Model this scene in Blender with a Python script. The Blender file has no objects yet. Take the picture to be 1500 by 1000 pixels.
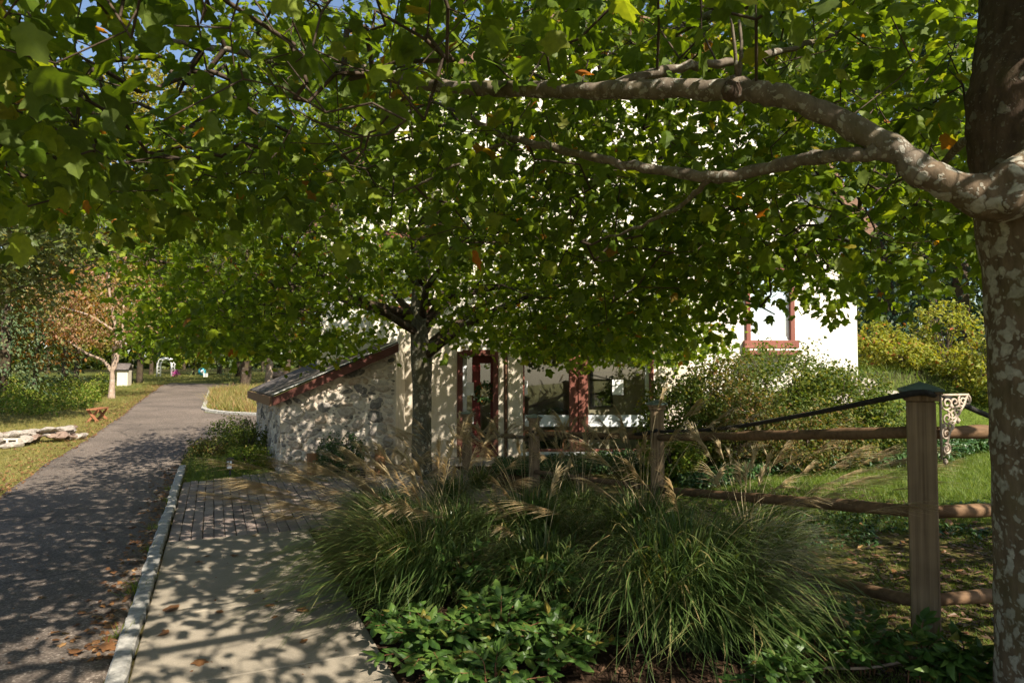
import bpy, bmesh, math, random
import numpy as np
from mathutils import Vector, Matrix
random.seed(7); RNG = np.random.default_rng(11)
R = math.radians
sc = bpy.context.scene
COL = sc.collection

# ------------------------------------------------------------------ camera, sky, sun, exposure
EYE, PITCH, FPX = 1.7, math.atan(0.04), 1000.0
cd = bpy.data.cameras.new('camera'); cam = bpy.data.objects.new('camera', cd); COL.objects.link(cam)
cam.location = (0, 0, EYE); cam.rotation_euler = (R(90) + PITCH, 0, 0)
cd.sensor_width = 36; cd.lens = 24.0; cd.clip_start = 0.05; cd.clip_end = 2000
cd.dof.use_dof = True; cd.dof.focus_distance = 7.5; cd.dof.aperture_fstop = 7.1
sc.camera = cam
SUN_EL, SUN_AZ = R(44), math.atan2(0.58, -0.81)          # azimuth measured from +Y towards +X
w = bpy.data.worlds.new('World'); sc.world = w; w.use_nodes = True
wn = w.node_tree.nodes; wl_ = w.node_tree.links; wn.clear()
wo = wn.new('ShaderNodeOutputWorld'); wb = wn.new('ShaderNodeBackground'); ws = wn.new('ShaderNodeTexSky')
ws.sky_type = 'NISHITA'; ws.sun_disc = False; ws.sun_elevation = SUN_EL; ws.sun_rotation = SUN_AZ
ws.air_density = 1.0; ws.dust_density = 1.2
wb.inputs['Strength'].default_value = 0.085
wl_.new(ws.outputs[0], wb.inputs[0]); wl_.new(wb.outputs[0], wo.inputs[0])
sd = bpy.data.lights.new('sun', 'SUN'); so = bpy.data.objects.new('sun', sd); COL.objects.link(so)
sd.energy = 5.0; sd.angle = R(0.5); sd.color = (1.0, 0.90, 0.75)
SV = Vector((math.sin(SUN_AZ) * math.cos(SUN_EL), math.cos(SUN_AZ) * math.cos(SUN_EL), math.sin(SUN_EL)))
so.rotation_euler = SV.to_track_quat('Z', 'Y').to_euler(); so.location = SV * 60
sc.view_settings.view_transform = 'Standard'; sc.view_settings.look = 'None'
sc.view_settings.exposure = 1.15; sc.view_settings.gamma = 1.0
sc.render.engine = 'CYCLES'
sc.cycles.max_bounces = 6; sc.cycles.diffuse_bounces = 3; sc.cycles.glossy_bounces = 2
sc.cycles.transmission_bounces = 6; sc.cycles.transparent_max_bounces = 8
sc.cycles.use_denoising = True

# ------------------------------------------------------------------ terrain height and sight lines
def sstep(a, b, x):
    t = np.clip((np.asarray(x, float) - a) / (b - a), 0, 1); return t * t * (3 - 2 * t)
def H(x, y):
    x = np.asarray(x, float); y = np.asarray(y, float)
    left = np.interp(y, [0, 11, 14, 17, 24, 38, 55, 80, 300], [0, 0, .12, .27, .5, .83, 1.15, 1.6, 6.0])
    wl = np.maximum(1 - sstep(-5.2, -2.6, x), sstep(16, 24, y))
    right = 0.075 * np.clip(x - 0.3, 0, 9) * (1 - sstep(20, 40, y))
    hill = sstep(3.0, 5.6, x) * sstep(10.2, 12.8, y) * 1.15 * (1 - .5 * sstep(24, 50, y))
    bump = .03 * np.sin(x * 1.3 + y * .7) * np.sin(y * 1.1 - x * .4) * sstep(14, 22, y)
    return left * wl + right + hill + bump
def h(x, y): return float(H(x, y))
FW = Vector((0, math.cos(PITCH), math.sin(PITCH))); UP = Vector((0, -math.sin(PITCH), math.cos(PITCH)))
def P(px, py, d):
    """world point on the sight line of photo pixel px, py at distance d ahead"""
    v = FW + Vector(((px - 750) / FPX, 0, 0)) + UP * ((500 - py) / FPX)
    return Vector((0, 0, EYE)) + v * (d / v.y)
def G(px, py):
    """where that sight line meets the terrain"""
    d = 1.5
    while d < 150:
        p = P(px, py, d)
        if p.z <= h(p.x, p.y): break
        d *= 1.01
    lo, hi = d / 1.01, d
    for _ in range(20):
        m = (lo + hi) / 2; p = P(px, py, m)
        if p.z <= h(p.x, p.y): hi = m
        else: lo = m
    p = P(px, py, hi); return Vector((p.x, p.y, h(p.x, p.y)))

# ------------------------------------------------------------------ node helper and materials
class NT:
    def __init__(s, name):
        s.m = bpy.data.materials.new(name); s.m.use_nodes = True
        s.t = s.m.node_tree; s.t.nodes.clear()
        s.out = s.t.nodes.new('ShaderNodeOutputMaterial')
    def n(s, typ, props=None, **ins):
        nd = s.t.nodes.new('ShaderNode' + typ)
        for k, v in (props or {}).items(): setattr(nd, k, v)
        for k, v in ins.items():
            k2 = int(k[1:]) if k[0] == 'i' and k[1:].isdigit() else k.replace('_', ' ')
            s.set(nd.inputs[k2], v)
        return nd
    def set(s, sock, v):
        if isinstance(v, bpy.types.NodeSocket): s.t.links.new(v, sock)
        elif isinstance(v, bpy.types.Node): s.t.links.new(v.outputs[0], sock)
        elif isinstance(v, (tuple, list)) and len(v) == 3 and sock.type == 'RGBA': sock.default_value = (*v, 1)
        else: sock.default_value = v
    def obj(s): return s.n('TexCoord').outputs['Object']
    def geo(s): return s.n('NewGeometry')
    def noise(s, vec, scale, detail=4, rough=.55, dist=0):
        return s.n('TexNoise', Vector=vec, Scale=scale, Detail=detail, Roughness=rough, Distortion=dist).outputs[0]
    def ramp(s, fac, stops, interp='LINEAR'):
        r = s.n('ValToRGB', Fac=fac); cr = r.color_ramp; cr.interpolation = interp
        while len(cr.elements) < len(stops): cr.elements.new(.5)
        for e, (p, c) in zip(cr.elements, stops):
            e.position = p; e.color = (*c, 1) if len(c) == 3 else c
        return r.outputs[0]
    def mix(s, fac, a, b, mode='MIX'):
        nd = s.n('MixRGB', {'blend_type': mode}); s.set(nd.inputs[0], fac); s.set(nd.inputs[1], a); s.set(nd.inputs[2], b)
        return nd.outputs[0]
    def math(s, op, a, b=0.0):
        nd = s.n('Math', {'operation': op}); s.set(nd.inputs[0], a); s.set(nd.inputs[1], b); return nd.outputs[0]
    def bump(s, height, strength=.5, dist=.02):
        return s.n('Bump', Strength=strength, Distance=dist, Height=height).outputs[0]
    def pbr(s, col, rough=.8, normal=None, spec=.3, metal=0.0):
        b = s.n('BsdfPrincipled'); s.set(b.inputs['Base Color'], col); s.set(b.inputs['Roughness'], rough)
        b.inputs['Specular IOR Level'].default_value = spec; b.inputs['Metallic'].default_value = metal
        if normal is not None: s.set(b.inputs['Normal'], normal)
        return b
    def done(s, sh):
        s.t.links.new(sh.outputs[0] if isinstance(sh, bpy.types.Node) else sh, s.out.inputs[0]); return s.m

def leaf_mat(name, stops, trans=.45, under=(.15, .175, .075), under_fac=.4, rough=.5, tboost=(1.75, 1.6, .6)):
    t = NT(name); g = t.geo()
    c = t.ramp(g.outputs['Random Per Island'], stops)
    nz = t.noise(t.obj(), 38.0, 3)
    c = t.mix(1.0, c, t.ramp(nz, [(.3, (.72, .76, .7)), (.7, (1.2, 1.16, 1.1))]), 'MULTIPLY')
    front = c
    c = t.mix(t.math('MULTIPLY', g.outputs['Backfacing'], under_fac), c, under)
    b = t.pbr(c, rough, spec=.28)
    tr = t.n('BsdfTranslucent', Color=t.mix(1.0, front, tboost, 'MULTIPLY'))
    mx = t.n('MixShader', Fac=trans); t.t.links.new(b.outputs[0], mx.inputs[1]); t.t.links.new(tr.outputs[0], mx.inputs[2])
    return t.done(mx)
def simple(name, c1, c2, scale=8, rough=.7, bump=.3, dist=.01, spec=.3, metal=0.0, detail=5):
    t = NT(name); v = t.obj(); nz = t.noise(v, scale, detail)
    return t.done(t.pbr(t.ramp(nz, [(.3, c1), (.7, c2)]), rough, t.bump(t.noise(v, scale * 4, 4), bump, dist), spec, metal))
def stretched(name, c1, c2, scale=(30, 30, 2), rough=.8, bump=.5, dist=.004):
    t = NT(name); v = t.n('Mapping', Vector=t.obj(), Scale=scale).outputs[0]
    nz = t.noise(v, 1.0, 6, .6); big = t.noise(t.obj(), 3, 3)
    c = t.mix(.35, t.ramp(nz, [(.35, c1), (.65, c2)]), t.ramp(big, [(.35, c1), (.65, c2)]))
    return t.done(t.pbr(c, rough, t.bump(nz, bump, dist), .25))

MAT = {}
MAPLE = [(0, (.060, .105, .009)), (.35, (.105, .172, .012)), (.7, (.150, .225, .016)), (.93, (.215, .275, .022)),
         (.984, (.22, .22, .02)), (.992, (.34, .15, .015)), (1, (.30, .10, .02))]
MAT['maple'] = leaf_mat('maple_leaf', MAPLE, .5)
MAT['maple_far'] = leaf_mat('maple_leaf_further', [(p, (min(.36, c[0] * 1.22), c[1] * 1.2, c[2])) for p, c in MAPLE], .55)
MAT['olive'] = leaf_mat('olive_maple_leaf', [(0, (.05, .075, .018)), (.5, (.09, .125, .03)), (.9, (.15, .18, .05)), (.97, (.28, .22, .05)), (1, (.36, .17, .04))], .38, under=(.20, .22, .14), under_fac=.6)
MAT['oak'] = leaf_mat('green_leaf', [(0, (.05, .085, .014)), (.6, (.105, .15, .024)), (1, (.20, .21, .035))])
MAT['yellow'] = leaf_mat('yellow_leaf', [(0, (.10, .13, .02)), (.5, (.24, .22, .03)), (1, (.36, .26, .03))])
MAT['orange'] = leaf_mat('orange_leaf', [(0, (.10, .10, .02)), (.5, (.26, .14, .03)), (1, (.36, .15, .03))])
MAT['pink'] = leaf_mat('dogwood_leaf', [(0, (.17, .19, .04)), (.4, (.28, .22, .08)), (.78, (.38, .22, .15)), (1, (.36, .16, .12))], under=(.35, .24, .17))
MAT['needle'] = leaf_mat('conifer_needle', [(0, (.012, .032, .018)), (.6, (.024, .055, .028)), (1, (.05, .085, .04))], .15)
MAT['pine'] = leaf_mat('pine_needle', [(0, (.04, .08, .035)), (.6, (.085, .13, .06)), (1, (.16, .18, .07))], .2)
MAT['shrub'] = leaf_mat('shrub_leaf', [(0, (.045, .085, .014)), (.5, (.085, .130, .022)), (.85, (.15, .18, .03)), (1, (.24, .22, .04))])
MAT['spirea'] = leaf_mat('spirea_leaf', [(0, (.05, .08, .02)), (.4, (.10, .13, .03)), (.7, (.17, .16, .04)), (1, (.22, .12, .05))])
MAT['vine'] = leaf_mat('vine_leaf', [(0, (.13, .18, .025)), (.55, (.27, .29, .04)), (.95, (.28, .26, .04)), (1, (.36, .10, .05))])
MAT['wort'] = leaf_mat('broad_leaf', [(0, (.035, .080, .016)), (.5, (.060, .122, .025)), (.92, (.10, .165, .035)), (1, (.22, .18, .04))], .3, rough=.42)
MAT['ivy'] = leaf_mat('groundcover_leaf', [(0, (.02, .055, .018)), (.5, (.035, .085, .024)), (1, (.07, .125, .04))], .2, rough=.38)
MAT['weed'] = leaf_mat('weed_leaf', [(0, (.08, .15, .018)), (.5, (.16, .23, .026)), (.85, (.25, .27, .045)), (1, (.32, .26, .09))])
MAT['blade'] = leaf_mat('grass_blade', [(0, (.045, .085, .024)), (.5, (.080, .130, .038)), (.86, (.13, .17, .06)), (.95, (.22, .21, .09)), (1, (.36, .28, .14))], .35, under=(.08, .14, .06), rough=.3)
MAT['plume'] = leaf_mat('grass_plume', [(0, (.42, .33, .20)), (1, (.66, .56, .38))], .45, under=(.45, .36, .24), tboost=(1.1, 1.0, .85))
MAT['lawn_l'] = leaf_mat('dry_lawn_blade', [(0, (.10, .12, .022)), (.5, (.19, .18, .045)), (1, (.34, .27, .10))], .3)
MAT['lawn_r'] = leaf_mat('green_lawn_blade', [(0, (.07, .13, .014)), (.6, (.12, .19, .022)), (1, (.19, .23, .04))], .35)
MAT['meadow'] = leaf_mat('meadow_blade', [(0, (.12, .17, .03)), (.35, (.22, .22, .05)), (.6, (.34, .27, .10)), (.85, (.38, .22, .12)), (1, (.30, .14, .09))], .3)
MAT['litter'] = leaf_mat('fallen_leaf', [(0, (.08, .038, .018)), (.5, (.15, .070, .032)), (.9, (.24, .12, .05)), (1, (.30, .20, .09))], .1)
MAT['shred'] = leaf_mat('bark_chip', [(0, (.035, .020, .013)), (.6, (.08, .045, .028)), (1, (.17, .10, .065))], 0.0, under=(.05, .03, .02))

def bark_mat(name, c1, c2, lichen, amt, lscale=14):
    t = NT(name); v = t.obj()
    vs = t.n('Mapping', Vector=v, Scale=(22, 22, 7)).outputs[0]
    nz = t.noise(vs, 1, 6, .65)
    base = t.ramp(nz, [(.3, c1), (.68, c2)])
    wob = t.mix(.10, v, t.n('TexNoise', Vector=v, Scale=16, Detail=3).outputs[1])
    vo = t.n('TexVoronoi', Vector=wob, Scale=lscale)
    sel = t.noise(v, 3.2, 4)
    msk = t.math('MULTIPLY', t.ramp(vo.outputs['Distance'], [(.36, (1, 1, 1)), (.46, (0, 0, 0))]),
                 t.ramp(t.n('SeparateXYZ', Vector=vo.outputs['Color']).outputs[0], [(1 - amt - .08, (0, 0, 0)), (1 - amt + .04, (1, 1, 1))]))
    msk2 = t.math('MULTIPLY', msk, t.ramp(t.noise(v, 45, 4), [(.28, (.35, .35, .35)), (.5, (1, 1, 1))]))
    vo2 = t.n('TexVoronoi', Vector=wob, Scale=lscale * 2.7)
    fl = t.math('MULTIPLY', t.ramp(vo2.outputs['Distance'], [(.30, (1, 1, 1)), (.42, (0, 0, 0))]), t.ramp(t.n('SeparateXYZ', Vector=vo2.outputs['Color']).outputs[1], [(1 - amt * .55, (0, 0, 0)), (1 - amt * .55 + .05, (1, 1, 1))]))
    msk2 = t.math('MAXIMUM', msk2, t.math('MULTIPLY', fl, .75))
    lc = t.ramp(t.noise(v, 26, 5), [(.3, tuple(k * .68 for k in lichen)), (.7, lichen)])
    c = t.mix(msk2, base, lc)
    c = t.mix(t.math('MULTIPLY', t.ramp(sel, [(.5, (0, 0, 0)), (.7, (1, 1, 1))]), .45), c, (.09, .085, .025))
    hgt = t.mix(.35, nz, msk2)
    return t.done(t.pbr(c, .9, t.bump(hgt, .7, .012), .15))
MAT['bark'] = bark_mat('lichen_bark', (.075, .055, .036), (.17, .125, .085), (.40, .38, .32), .80, 15)
MAT['bark_limb'] = bark_mat('limb_bark', (.080, .064, .048), (.20, .165, .130), (.36, .345, .30), .34, 30)
MAT['bark_stem'] = bark_mat('dark_shaded_stem_bark', (.04, .028, .02), (.11, .075, .055), (.20, .18, .15), .3, 26)  # darker bark with less lichen; the upper stem's shade is also in this colour
MAT['bark_mid'] = bark_mat('grey_bark', (.06, .055, .04), (.15, .135, .10), (.30, .30, .24), .35, 22)
MAT['bark_dark'] = bark_mat('dark_bark', (.03, .022, .016), (.09, .065, .045), (.14, .13, .1), .1, 10)
MAT['bark_pale'] = bark_mat('pale_bark', (.22, .16, .12), (.42, .32, .25), (.46, .42, .36), .2, 10)
MAT['twig'] = simple('twig_bark', (.035, .024, .016), (.085, .058, .04), 20)
MAT['stem'] = simple('red_stem', (.11, .045, .025), (.22, .10, .05), 20)

def stucco(name, c1, c2):
    t = NT(name); v = t.obj()
    big = t.noise(v, .9, 5); fine = t.noise(v, 34, 5, .6)
    c = t.mix(.5, t.ramp(big, [(.3, c1), (.7, c2)]), t.ramp(fine, [(.3, c1), (.7, c2)]))
    streak = t.noise(t.n('Mapping', Vector=v, Scale=(5, 5, .5)).outputs[0], 1, 4)
    c = t.mix(t.math('MULTIPLY', t.ramp(streak, [(.52, (0, 0, 0)), (.75, (1, 1, 1))]), .25), c, tuple(k * .6 for k in c1))
    return t.done(t.pbr(c, .92, t.bump(fine, .55, .012), .15))
MAT['stucco'] = stucco('cream_stucco', (.56, .49, .39), (.70, .63, .52))
MAT['white_stucco'] = stucco('pale_stucco', (.70, .65, .57), (.80, .76, .69))

def rubble(name):
    t = NT(name); g = t.geo(); v = t.obj()
    c = t.ramp(g.outputs['Random Per Island'], [(0, (.10, .095, .09)), (.16, (.22, .205, .195)), (.34, (.40, .35, .30)), (.50, (.46, .34, .24)), (.70, (.50, .46, .41)), (.86, (.32, .28, .25)), (1, (.60, .55, .48))])
    f = t.noise(v, 28, 6, .68)
    c = t.mix(1, c, t.ramp(f, [(.25, (.6, .6, .6)), (.75, (1.35, 1.32, 1.28))]), 'MULTIPLY')
    sm = t.ramp(t.noise(v, 7.5, 7, .7), [(.47, (0, 0, 0)), (.60, (1, 1, 1))])
    c = t.mix(t.math('MULTIPLY', sm, .42), c, (.62, .55, .46))
    return t.done(t.pbr(c, .92, t.bump(f, .8, .02), .15))
MAT['mortar'] = simple('lime_mortar', (.48, .41, .325), (.70, .62, .52), 7, .95, .9, .015, .1, detail=8)
MAT['rubble'] = rubble('rubble_stone_wall')
MAT['maroon'] = stretched('maroon_paint', (.10, .014, .014), (.16, .026, .024), (40, 40, 3), .45, .15)
MAT['redwood'] = stretched('red_brown_paint', (.15, .055, .040), (.24, .090, .066), (40, 40, 3), .6, .3)
MAT['brown'] = stretched('brown_fascia', (.14, .075, .045), (.22, .125, .08), (3, 40, 40), .6, .2)
MAT['darkred'] = stretched('dark_red_trim', (.095, .034, .027), (.15, .058, .044), (3, 40, 40), .5, .2)
MAT['flash'] = simple('metal_flashing', (.55, .55, .53), (.72, .72, .70), 10, .4, .1, .002, .5)
MAT['paper'] = simple('white_paper', (.72, .73, .74), (.82, .82, .82), 10, .7, .05, .001)
MAT['film'] = simple('frosted_white_film', (.58, .63, .67), (.72, .75, .78), 6, .35, .05, .001, .5)
MAT['inwall'] = simple('interior_plaster', (.60, .50, .36), (.70, .60, .45), 4, .9, .1, .003)
MAT['infloor'] = simple('interior_floor', (.18, .10, .05), (.26, .15, .08), 6, .5)
MAT['black'] = simple('black_plastic', (.010, .011, .013), (.022, .023, .026), 20, .45, .1, .002)
MAT['rope'] = simple('black_rope', (.012, .011, .011), (.032, .029, .027), 60, .8, .6, .006)
MAT['oldrope'] = simple('grey_brown_rope', (.10, .08, .06), (.20, .16, .12), 60, .85, .6, .006)
MAT['iron'] = simple('weathered_white_iron', (.34, .26, .20), (.56, .48, .40), 45, .7, .5, .004)
MAT['copper'] = simple('verdigris_cap', (.055, .085, .070), (.12, .165, .14), 22, .6, .3, .004, .4)
MAT['post'] = stretched('weathered_timber', (.095, .062, .036), (.33, .235, .145), (52, 52, .9), .85, 1.0, .006)
MAT['rail'] = stretched('rail_timber', (.085, .050, .026), (.20, .120, .066), (3, 30, 30), .75, .5, .004)
MAT['bench'] = stretched('orange_timber', (.22, .085, .04), (.34, .15, .075), (20, 20, 20), .7, .2)
MAT['log'] = stretched('log_bark', (.14, .065, .03), (.30, .15, .07), (20, 20, 3), .9, .8, .01)
MAT['boulder'] = simple('fieldstone', (.20, .175, .15), (.42, .375, .325), 5, .9, .7, .02)
MAT['boulder_dark'] = simple('brown_fieldstone', (.15, .10, .08), (.30, .22, .17), 6, .9, .7, .02)
MAT['granite'] = simple('granite_kerb', (.22, .215, .20), (.45, .435, .40), 26, .85, .8, .010)
MAT['cinder'] = simple('pale_concrete_block', (.50, .47, .38), (.64, .60, .50), 40, .95, .5, .004)
MAT['blue'] = simple('turquoise_board', (.03, .30, .40), (.05, .40, .50), 10, .5, .05)
MAT['white'] = simple('white_paint', (.70, .70, .68), (.80, .80, .78), 8, .5, .1)
MAT['magenta'] = simple('magenta_paint', (.45, .05, .25), (.60, .10, .38), 8, .5, .1)

def shingle():
    t = NT('roof_shingle'); v = t.obj()
    br = t.n('TexBrick', Vector=v, Scale=1.0, Color1=(.085, .075, .070), Color2=(.15, .13, .12), Mortar=(.02, .02, .02))
    br.inputs['Brick Width'].default_value = .3; br.inputs['Row Height'].default_value = .13; br.inputs['Mortar Size'].default_value = .008
    c = t.mix(1, br.outputs[0], t.ramp(t.noise(v, 40, 4), [(.3, (.7, .7, .7)), (.7, (1.3, 1.3, 1.3))]), 'MULTIPLY')
    return t.done(t.pbr(c, .9, t.bump(br.outputs[1], -.6, .01), .2))
MAT['shingle'] = shingle()
def asphalt():
    t = NT('asphalt'); v = t.obj()
    sp = t.n('TexVoronoi', Vector=v, Scale=90.0)
    spk = t.n('SeparateXYZ', Vector=sp.outputs['Color']).outputs[0]
    c = t.ramp(spk, [(0, (.072, .058, .048)), (.7, (.135, .110, .092)), (.95, (.20, .170, .145)), (1, (.31, .27, .235))])
    c = t.mix(1, c, t.ramp(t.noise(v, .7, 6, .65), [(.3, (.66, .66, .66)), (.7, (1.3, 1.27, 1.24))]), 'MULTIPLY')
    cr = t.n('TexVoronoi', {'feature': 'DISTANCE_TO_EDGE'}, Vector=t.mix(.35, v, t.n('TexNoise', Vector=v, Scale=1.5, Detail=6).outputs[1]), Scale=.33)
    crk = t.ramp(cr.outputs[0], [(0, (1, 1, 1)), (.006, (0, 0, 0))])
    c = t.mix(t.math('MULTIPLY', crk, .7), c, (.025, .023, .02))
    return t.done(t.pbr(c, .85, t.bump(spk, .5, .006), .3))
MAT['asphalt'] = asphalt()
def concrete():
    t = NT('broom_concrete'); v = t.obj()
    f = t.noise(v, 130, 4, .7); b = t.noise(v, 1.3, 6, .6)
    c = t.mix(.5, t.ramp(f, [(.3, (.18, .155, .118)), (.7, (.36, .318, .252))]), t.ramp(b, [(.3, (.20, .17, .13)), (.7, (.33, .288, .226))]))
    st = t.ramp(t.noise(v, 4.5, 5, .6), [(.56, (0, 0, 0)), (.72, (1, 1, 1))])
    c = t.mix(t.math('MULTIPLY', st, .3), c, (.16, .14, .11))
    return t.done(t.pbr(c, .9, t.bump(f, .6, .005), .2))
MAT['concrete'] = concrete()
def paver():
    t = NT('brick_paver'); g = t.geo(); v = t.obj()
    c = t.ramp(g.outputs['Random Per Island'], [(0, (.19, .15, .135)), (.5, (.26, .205, .18)), (.85, (.30, .24, .205)), (1, (.34, .28, .24))])
    f = t.noise(v, 70, 5, .65)
    c = t.mix(1, c, t.ramp(f, [(.3, (.7, .7, .7)), (.7, (1.25, 1.25, 1.25))]), 'MULTIPLY')
    c = t.mix(t.math('MULTIPLY', t.ramp(t.noise(v, 2.2, 5), [(.5, (0, 0, 0)), (.7, (1, 1, 1))]), .35), c, (.10, .10, .07))
    return t.done(t.pbr(c, .85, t.bump(f, .4, .004), .25))
MAT['paver'] = paver()
MAT['joint'] = simple('joint_soil', (.03, .025, .018), (.07, .058, .035), 40, .95, .6, .006)
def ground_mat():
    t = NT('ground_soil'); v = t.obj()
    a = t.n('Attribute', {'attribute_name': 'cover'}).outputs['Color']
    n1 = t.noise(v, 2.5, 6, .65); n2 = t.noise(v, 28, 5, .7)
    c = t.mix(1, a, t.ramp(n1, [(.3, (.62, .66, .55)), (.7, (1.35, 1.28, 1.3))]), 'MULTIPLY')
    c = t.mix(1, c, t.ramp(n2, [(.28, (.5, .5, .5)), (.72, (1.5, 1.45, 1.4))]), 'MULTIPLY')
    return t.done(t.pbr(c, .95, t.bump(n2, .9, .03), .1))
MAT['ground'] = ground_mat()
def glass():
    t = NT('window_glass')
    tr = t.n('BsdfTransparent', Color=(.86, .88, .86)); gl = t.n('BsdfGlossy', Color=(.9, .95, 1.0), Roughness=.02)
    mx = t.n('MixShader', Fac=.14); t.t.links.new(tr.outputs[0], mx.inputs[1]); t.t.links.new(gl.outputs[0], mx.inputs[2])
    return t.done(mx)
MAT['glass'] = glass()
def skyglass():
    t = NT('reflecting_glass')
    d = t.pbr((.25, .27, .28), .3); gl = t.n('BsdfGlossy', Color=(.9, .95, 1.0), Roughness=.03)
    mx = t.n('MixShader', Fac=.6); t.t.links.new(d.outputs[0], mx.inputs[1]); t.t.links.new(gl.outputs[0], mx.inputs[2])
    return t.done(mx)
MAT['skyglass'] = skyglass()

# ------------------------------------------------------------------ mesh helpers
def link(o, parent=None):
    COL.objects.link(o)
    if parent is not None: o.parent = parent
    return o
def tag(o, label=None, cat=None, group=None, kind=None):
    if label: o['label'] = label
    if cat: o['category'] = cat
    if group: o['group'] = group
    if kind: o['kind'] = kind
    return o
def empty(name, loc, label, cat, group=None, rz=0):
    o = bpy.data.objects.new(name, None); o.empty_display_size = .2; link(o)
    o.location = loc; o.rotation_euler = (0, 0, rz); return tag(o, label, cat, group)
def np_mesh(name, V, F, mat, parent=None, smooth=False, off=None):
    """V (n,3), F (m,3|4); off = a point that becomes the object's origin offset inside its parent"""
    V = np.asarray(V, np.float32).reshape(-1, 3); F = np.asarray(F, np.int32)
    if off is not None: V = V - np.asarray(off, np.float32)
    me = bpy.data.meshes.new(name); k = F.shape[1]
    me.vertices.add(len(V)); me.vertices.foreach_set('co', V.ravel())
    me.loops.add(F.size); me.loops.foreach_set('vertex_index', F.ravel())
    me.polygons.add(len(F)); me.polygons.foreach_set('loop_start', np.arange(0, F.size, k, dtype=np.int32))
    me.polygons.foreach_set('loop_total', np.full(len(F), k, np.int32))
    me.polygons.foreach_set('use_smooth', np.full(len(F), smooth))
    me.materials.append(mat); me.update(calc_edges=True); me.validate()
    return link(bpy.data.objects.new(name, me), parent)
class MB:
    def __init__(s): s.v = []; s.f = []; s.sm = []
    def add(s, vs, fs, smooth=False):
        b = len(s.v); s.v += [tuple(v) for v in vs]; s.f += [tuple(i + b for i in f) for f in fs]; s.sm += [smooth] * len(fs); return s
    def box(s, x0, x1, y0, y1, z0, z1, m=None):
        vs = [Vector(p) for p in ((x0, y0, z0), (x1, y0, z0), (x1, y1, z0), (x0, y1, z0), (x0, y0, z1), (x1, y0, z1), (x1, y1, z1), (x0, y1, z1))]
        if m is not None: vs = [m @ v for v in vs]
        return s.add(vs, [(0, 3, 2, 1), (4, 5, 6, 7), (0, 1, 5, 4), (1, 2, 6, 5), (2, 3, 7, 6), (3, 0, 4, 7)])
    def prism(s, poly, d, m=None):
        """poly: points in order; d: extrusion vector"""
        n = len(poly); a = [Vector(p) for p in poly]; b = [p + Vector(d) for p in a]
        vs = a + b
        if m is not None: vs = [m @ v for v in vs]
        return s.add(vs, [tuple(range(n))[::-1], tuple(range(n, 2 * n))] + [(i, (i + 1) % n, n + (i + 1) % n, n + i) for i in range(n)])
    def tube(s, pts, rad, sides=8, cap=True, rough=0.0):
        pts = [Vector(p) for p in pts]; n = len(pts)
        if not hasattr(rad, '__len__'): rad = [rad] * n
        prev = None; vs = []
        for i, p in enumerate(pts):
            t = (pts[min(i + 1, n - 1)] - pts[max(i - 1, 0)]).normalized()
            if prev is None:
                a = t.orthogonal().normalized()
            else:
                a = (prev - t * prev.dot(t)).normalized()
            prev = a; b = t.cross(a)
            for k in range(sides):
                q = 2 * math.pi * k / sides; r = rad[i] * (1 + random.uniform(-rough, rough))
                vs.append(p + (a * math.cos(q) + b * math.sin(q)) * r)
        fs = [(i * sides + k, i * sides + (k + 1) % sides, (i + 1) * sides + (k + 1) % sides, (i + 1) * sides + k) for i in range(n - 1) for k in range(sides)]
        if cap: fs += [tuple(range(sides))[::-1], tuple(range((n - 1) * sides, n * sides))]
        return s.add(vs, fs, True)
    def build(s, name, mat, parent=None, bevel=0.0, off=None):
        o_ = Vector(off) if off is not None else Vector((0, 0, 0))
        me = bpy.data.meshes.new(name); me.from_pydata([tuple(Vector(v) - o_) for v in s.v], [], s.f); me.update()
        bm = bmesh.new(); bm.from_mesh(me); bmesh.ops.recalc_face_normals(bm, faces=bm.faces)
        if bevel > 0:
            es = [e for e in bm.edges if e.is_manifold and e.calc_face_angle(0) > R(35)]
            bmesh.ops.bevel(bm, geom=es, offset=bevel, segments=1, affect='EDGES', profile=.5)
        bm.to_mesh(me); bm.free()
        if len(s.sm) == len(me.polygons): me.polygons.foreach_set('use_smooth', s.sm)
        me.materials.append(mat)
        return link(bpy.data.objects.new(name, me), parent)
def smooth_path(pts, sub=4):
    """Catmull-Rom through control points given as (x,y,z,r)"""
    A = np.array(pts, float); out = []
    Q = np.vstack([2 * A[0] - A[1], A, 2 * A[-1] - A[-2]])
    for i in range(1, len(Q) - 2):
        p0, p1, p2, p3 = Q[i - 1:i + 3]
        for k in range(sub):
            t = k / sub
            out.append(.5 * (2 * p1 + (p2 - p0) * t + (2 * p0 - 5 * p1 + 4 * p2 - p3) * t * t + (3 * p1 - p0 - 3 * p2 + p3) * t ** 3))
    out.append(A[-1]); return np.array(out)

# leaf templates: vertices in (side, along, lift), triangles
def star_leaf(half, petiole=.5, curl=.12, fold=.16, cy=.34):
    pts = [(0, 0)] + half + [(0, 1)] + [(-x, y) for x, y in half[::-1]]
    V = [(0, cy, .03)] + [(x, y, -fold * abs(x) - curl * y * y) for x, y in pts]
    n = len(pts); F = [(0, 1 + i, 1 + (i + 1) % n) for i in range(n)]
    F = [(a, c, b) if False else (a, b, c) for a, b, c in F]
    if petiole:
        k = len(V); V += [(-.012, -petiole, .10), (.012, -petiole, .10)]; F.append((1, k, k + 1))
    return np.array(V, np.float32), np.array(F, np.int32)
T_MAPLE = star_leaf([(.13, -.05), (.30, .04), (.37, .13), (.34, .25), (.49, .40), (.57, .57), (.39, .58), (.27, .63), (.25, .78), (.11, .88)])
T_MAPLE2 = star_leaf([(.29, .04), (.31, .24), (.53, .54), (.27, .60), (.17, .82)], .35)
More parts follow.
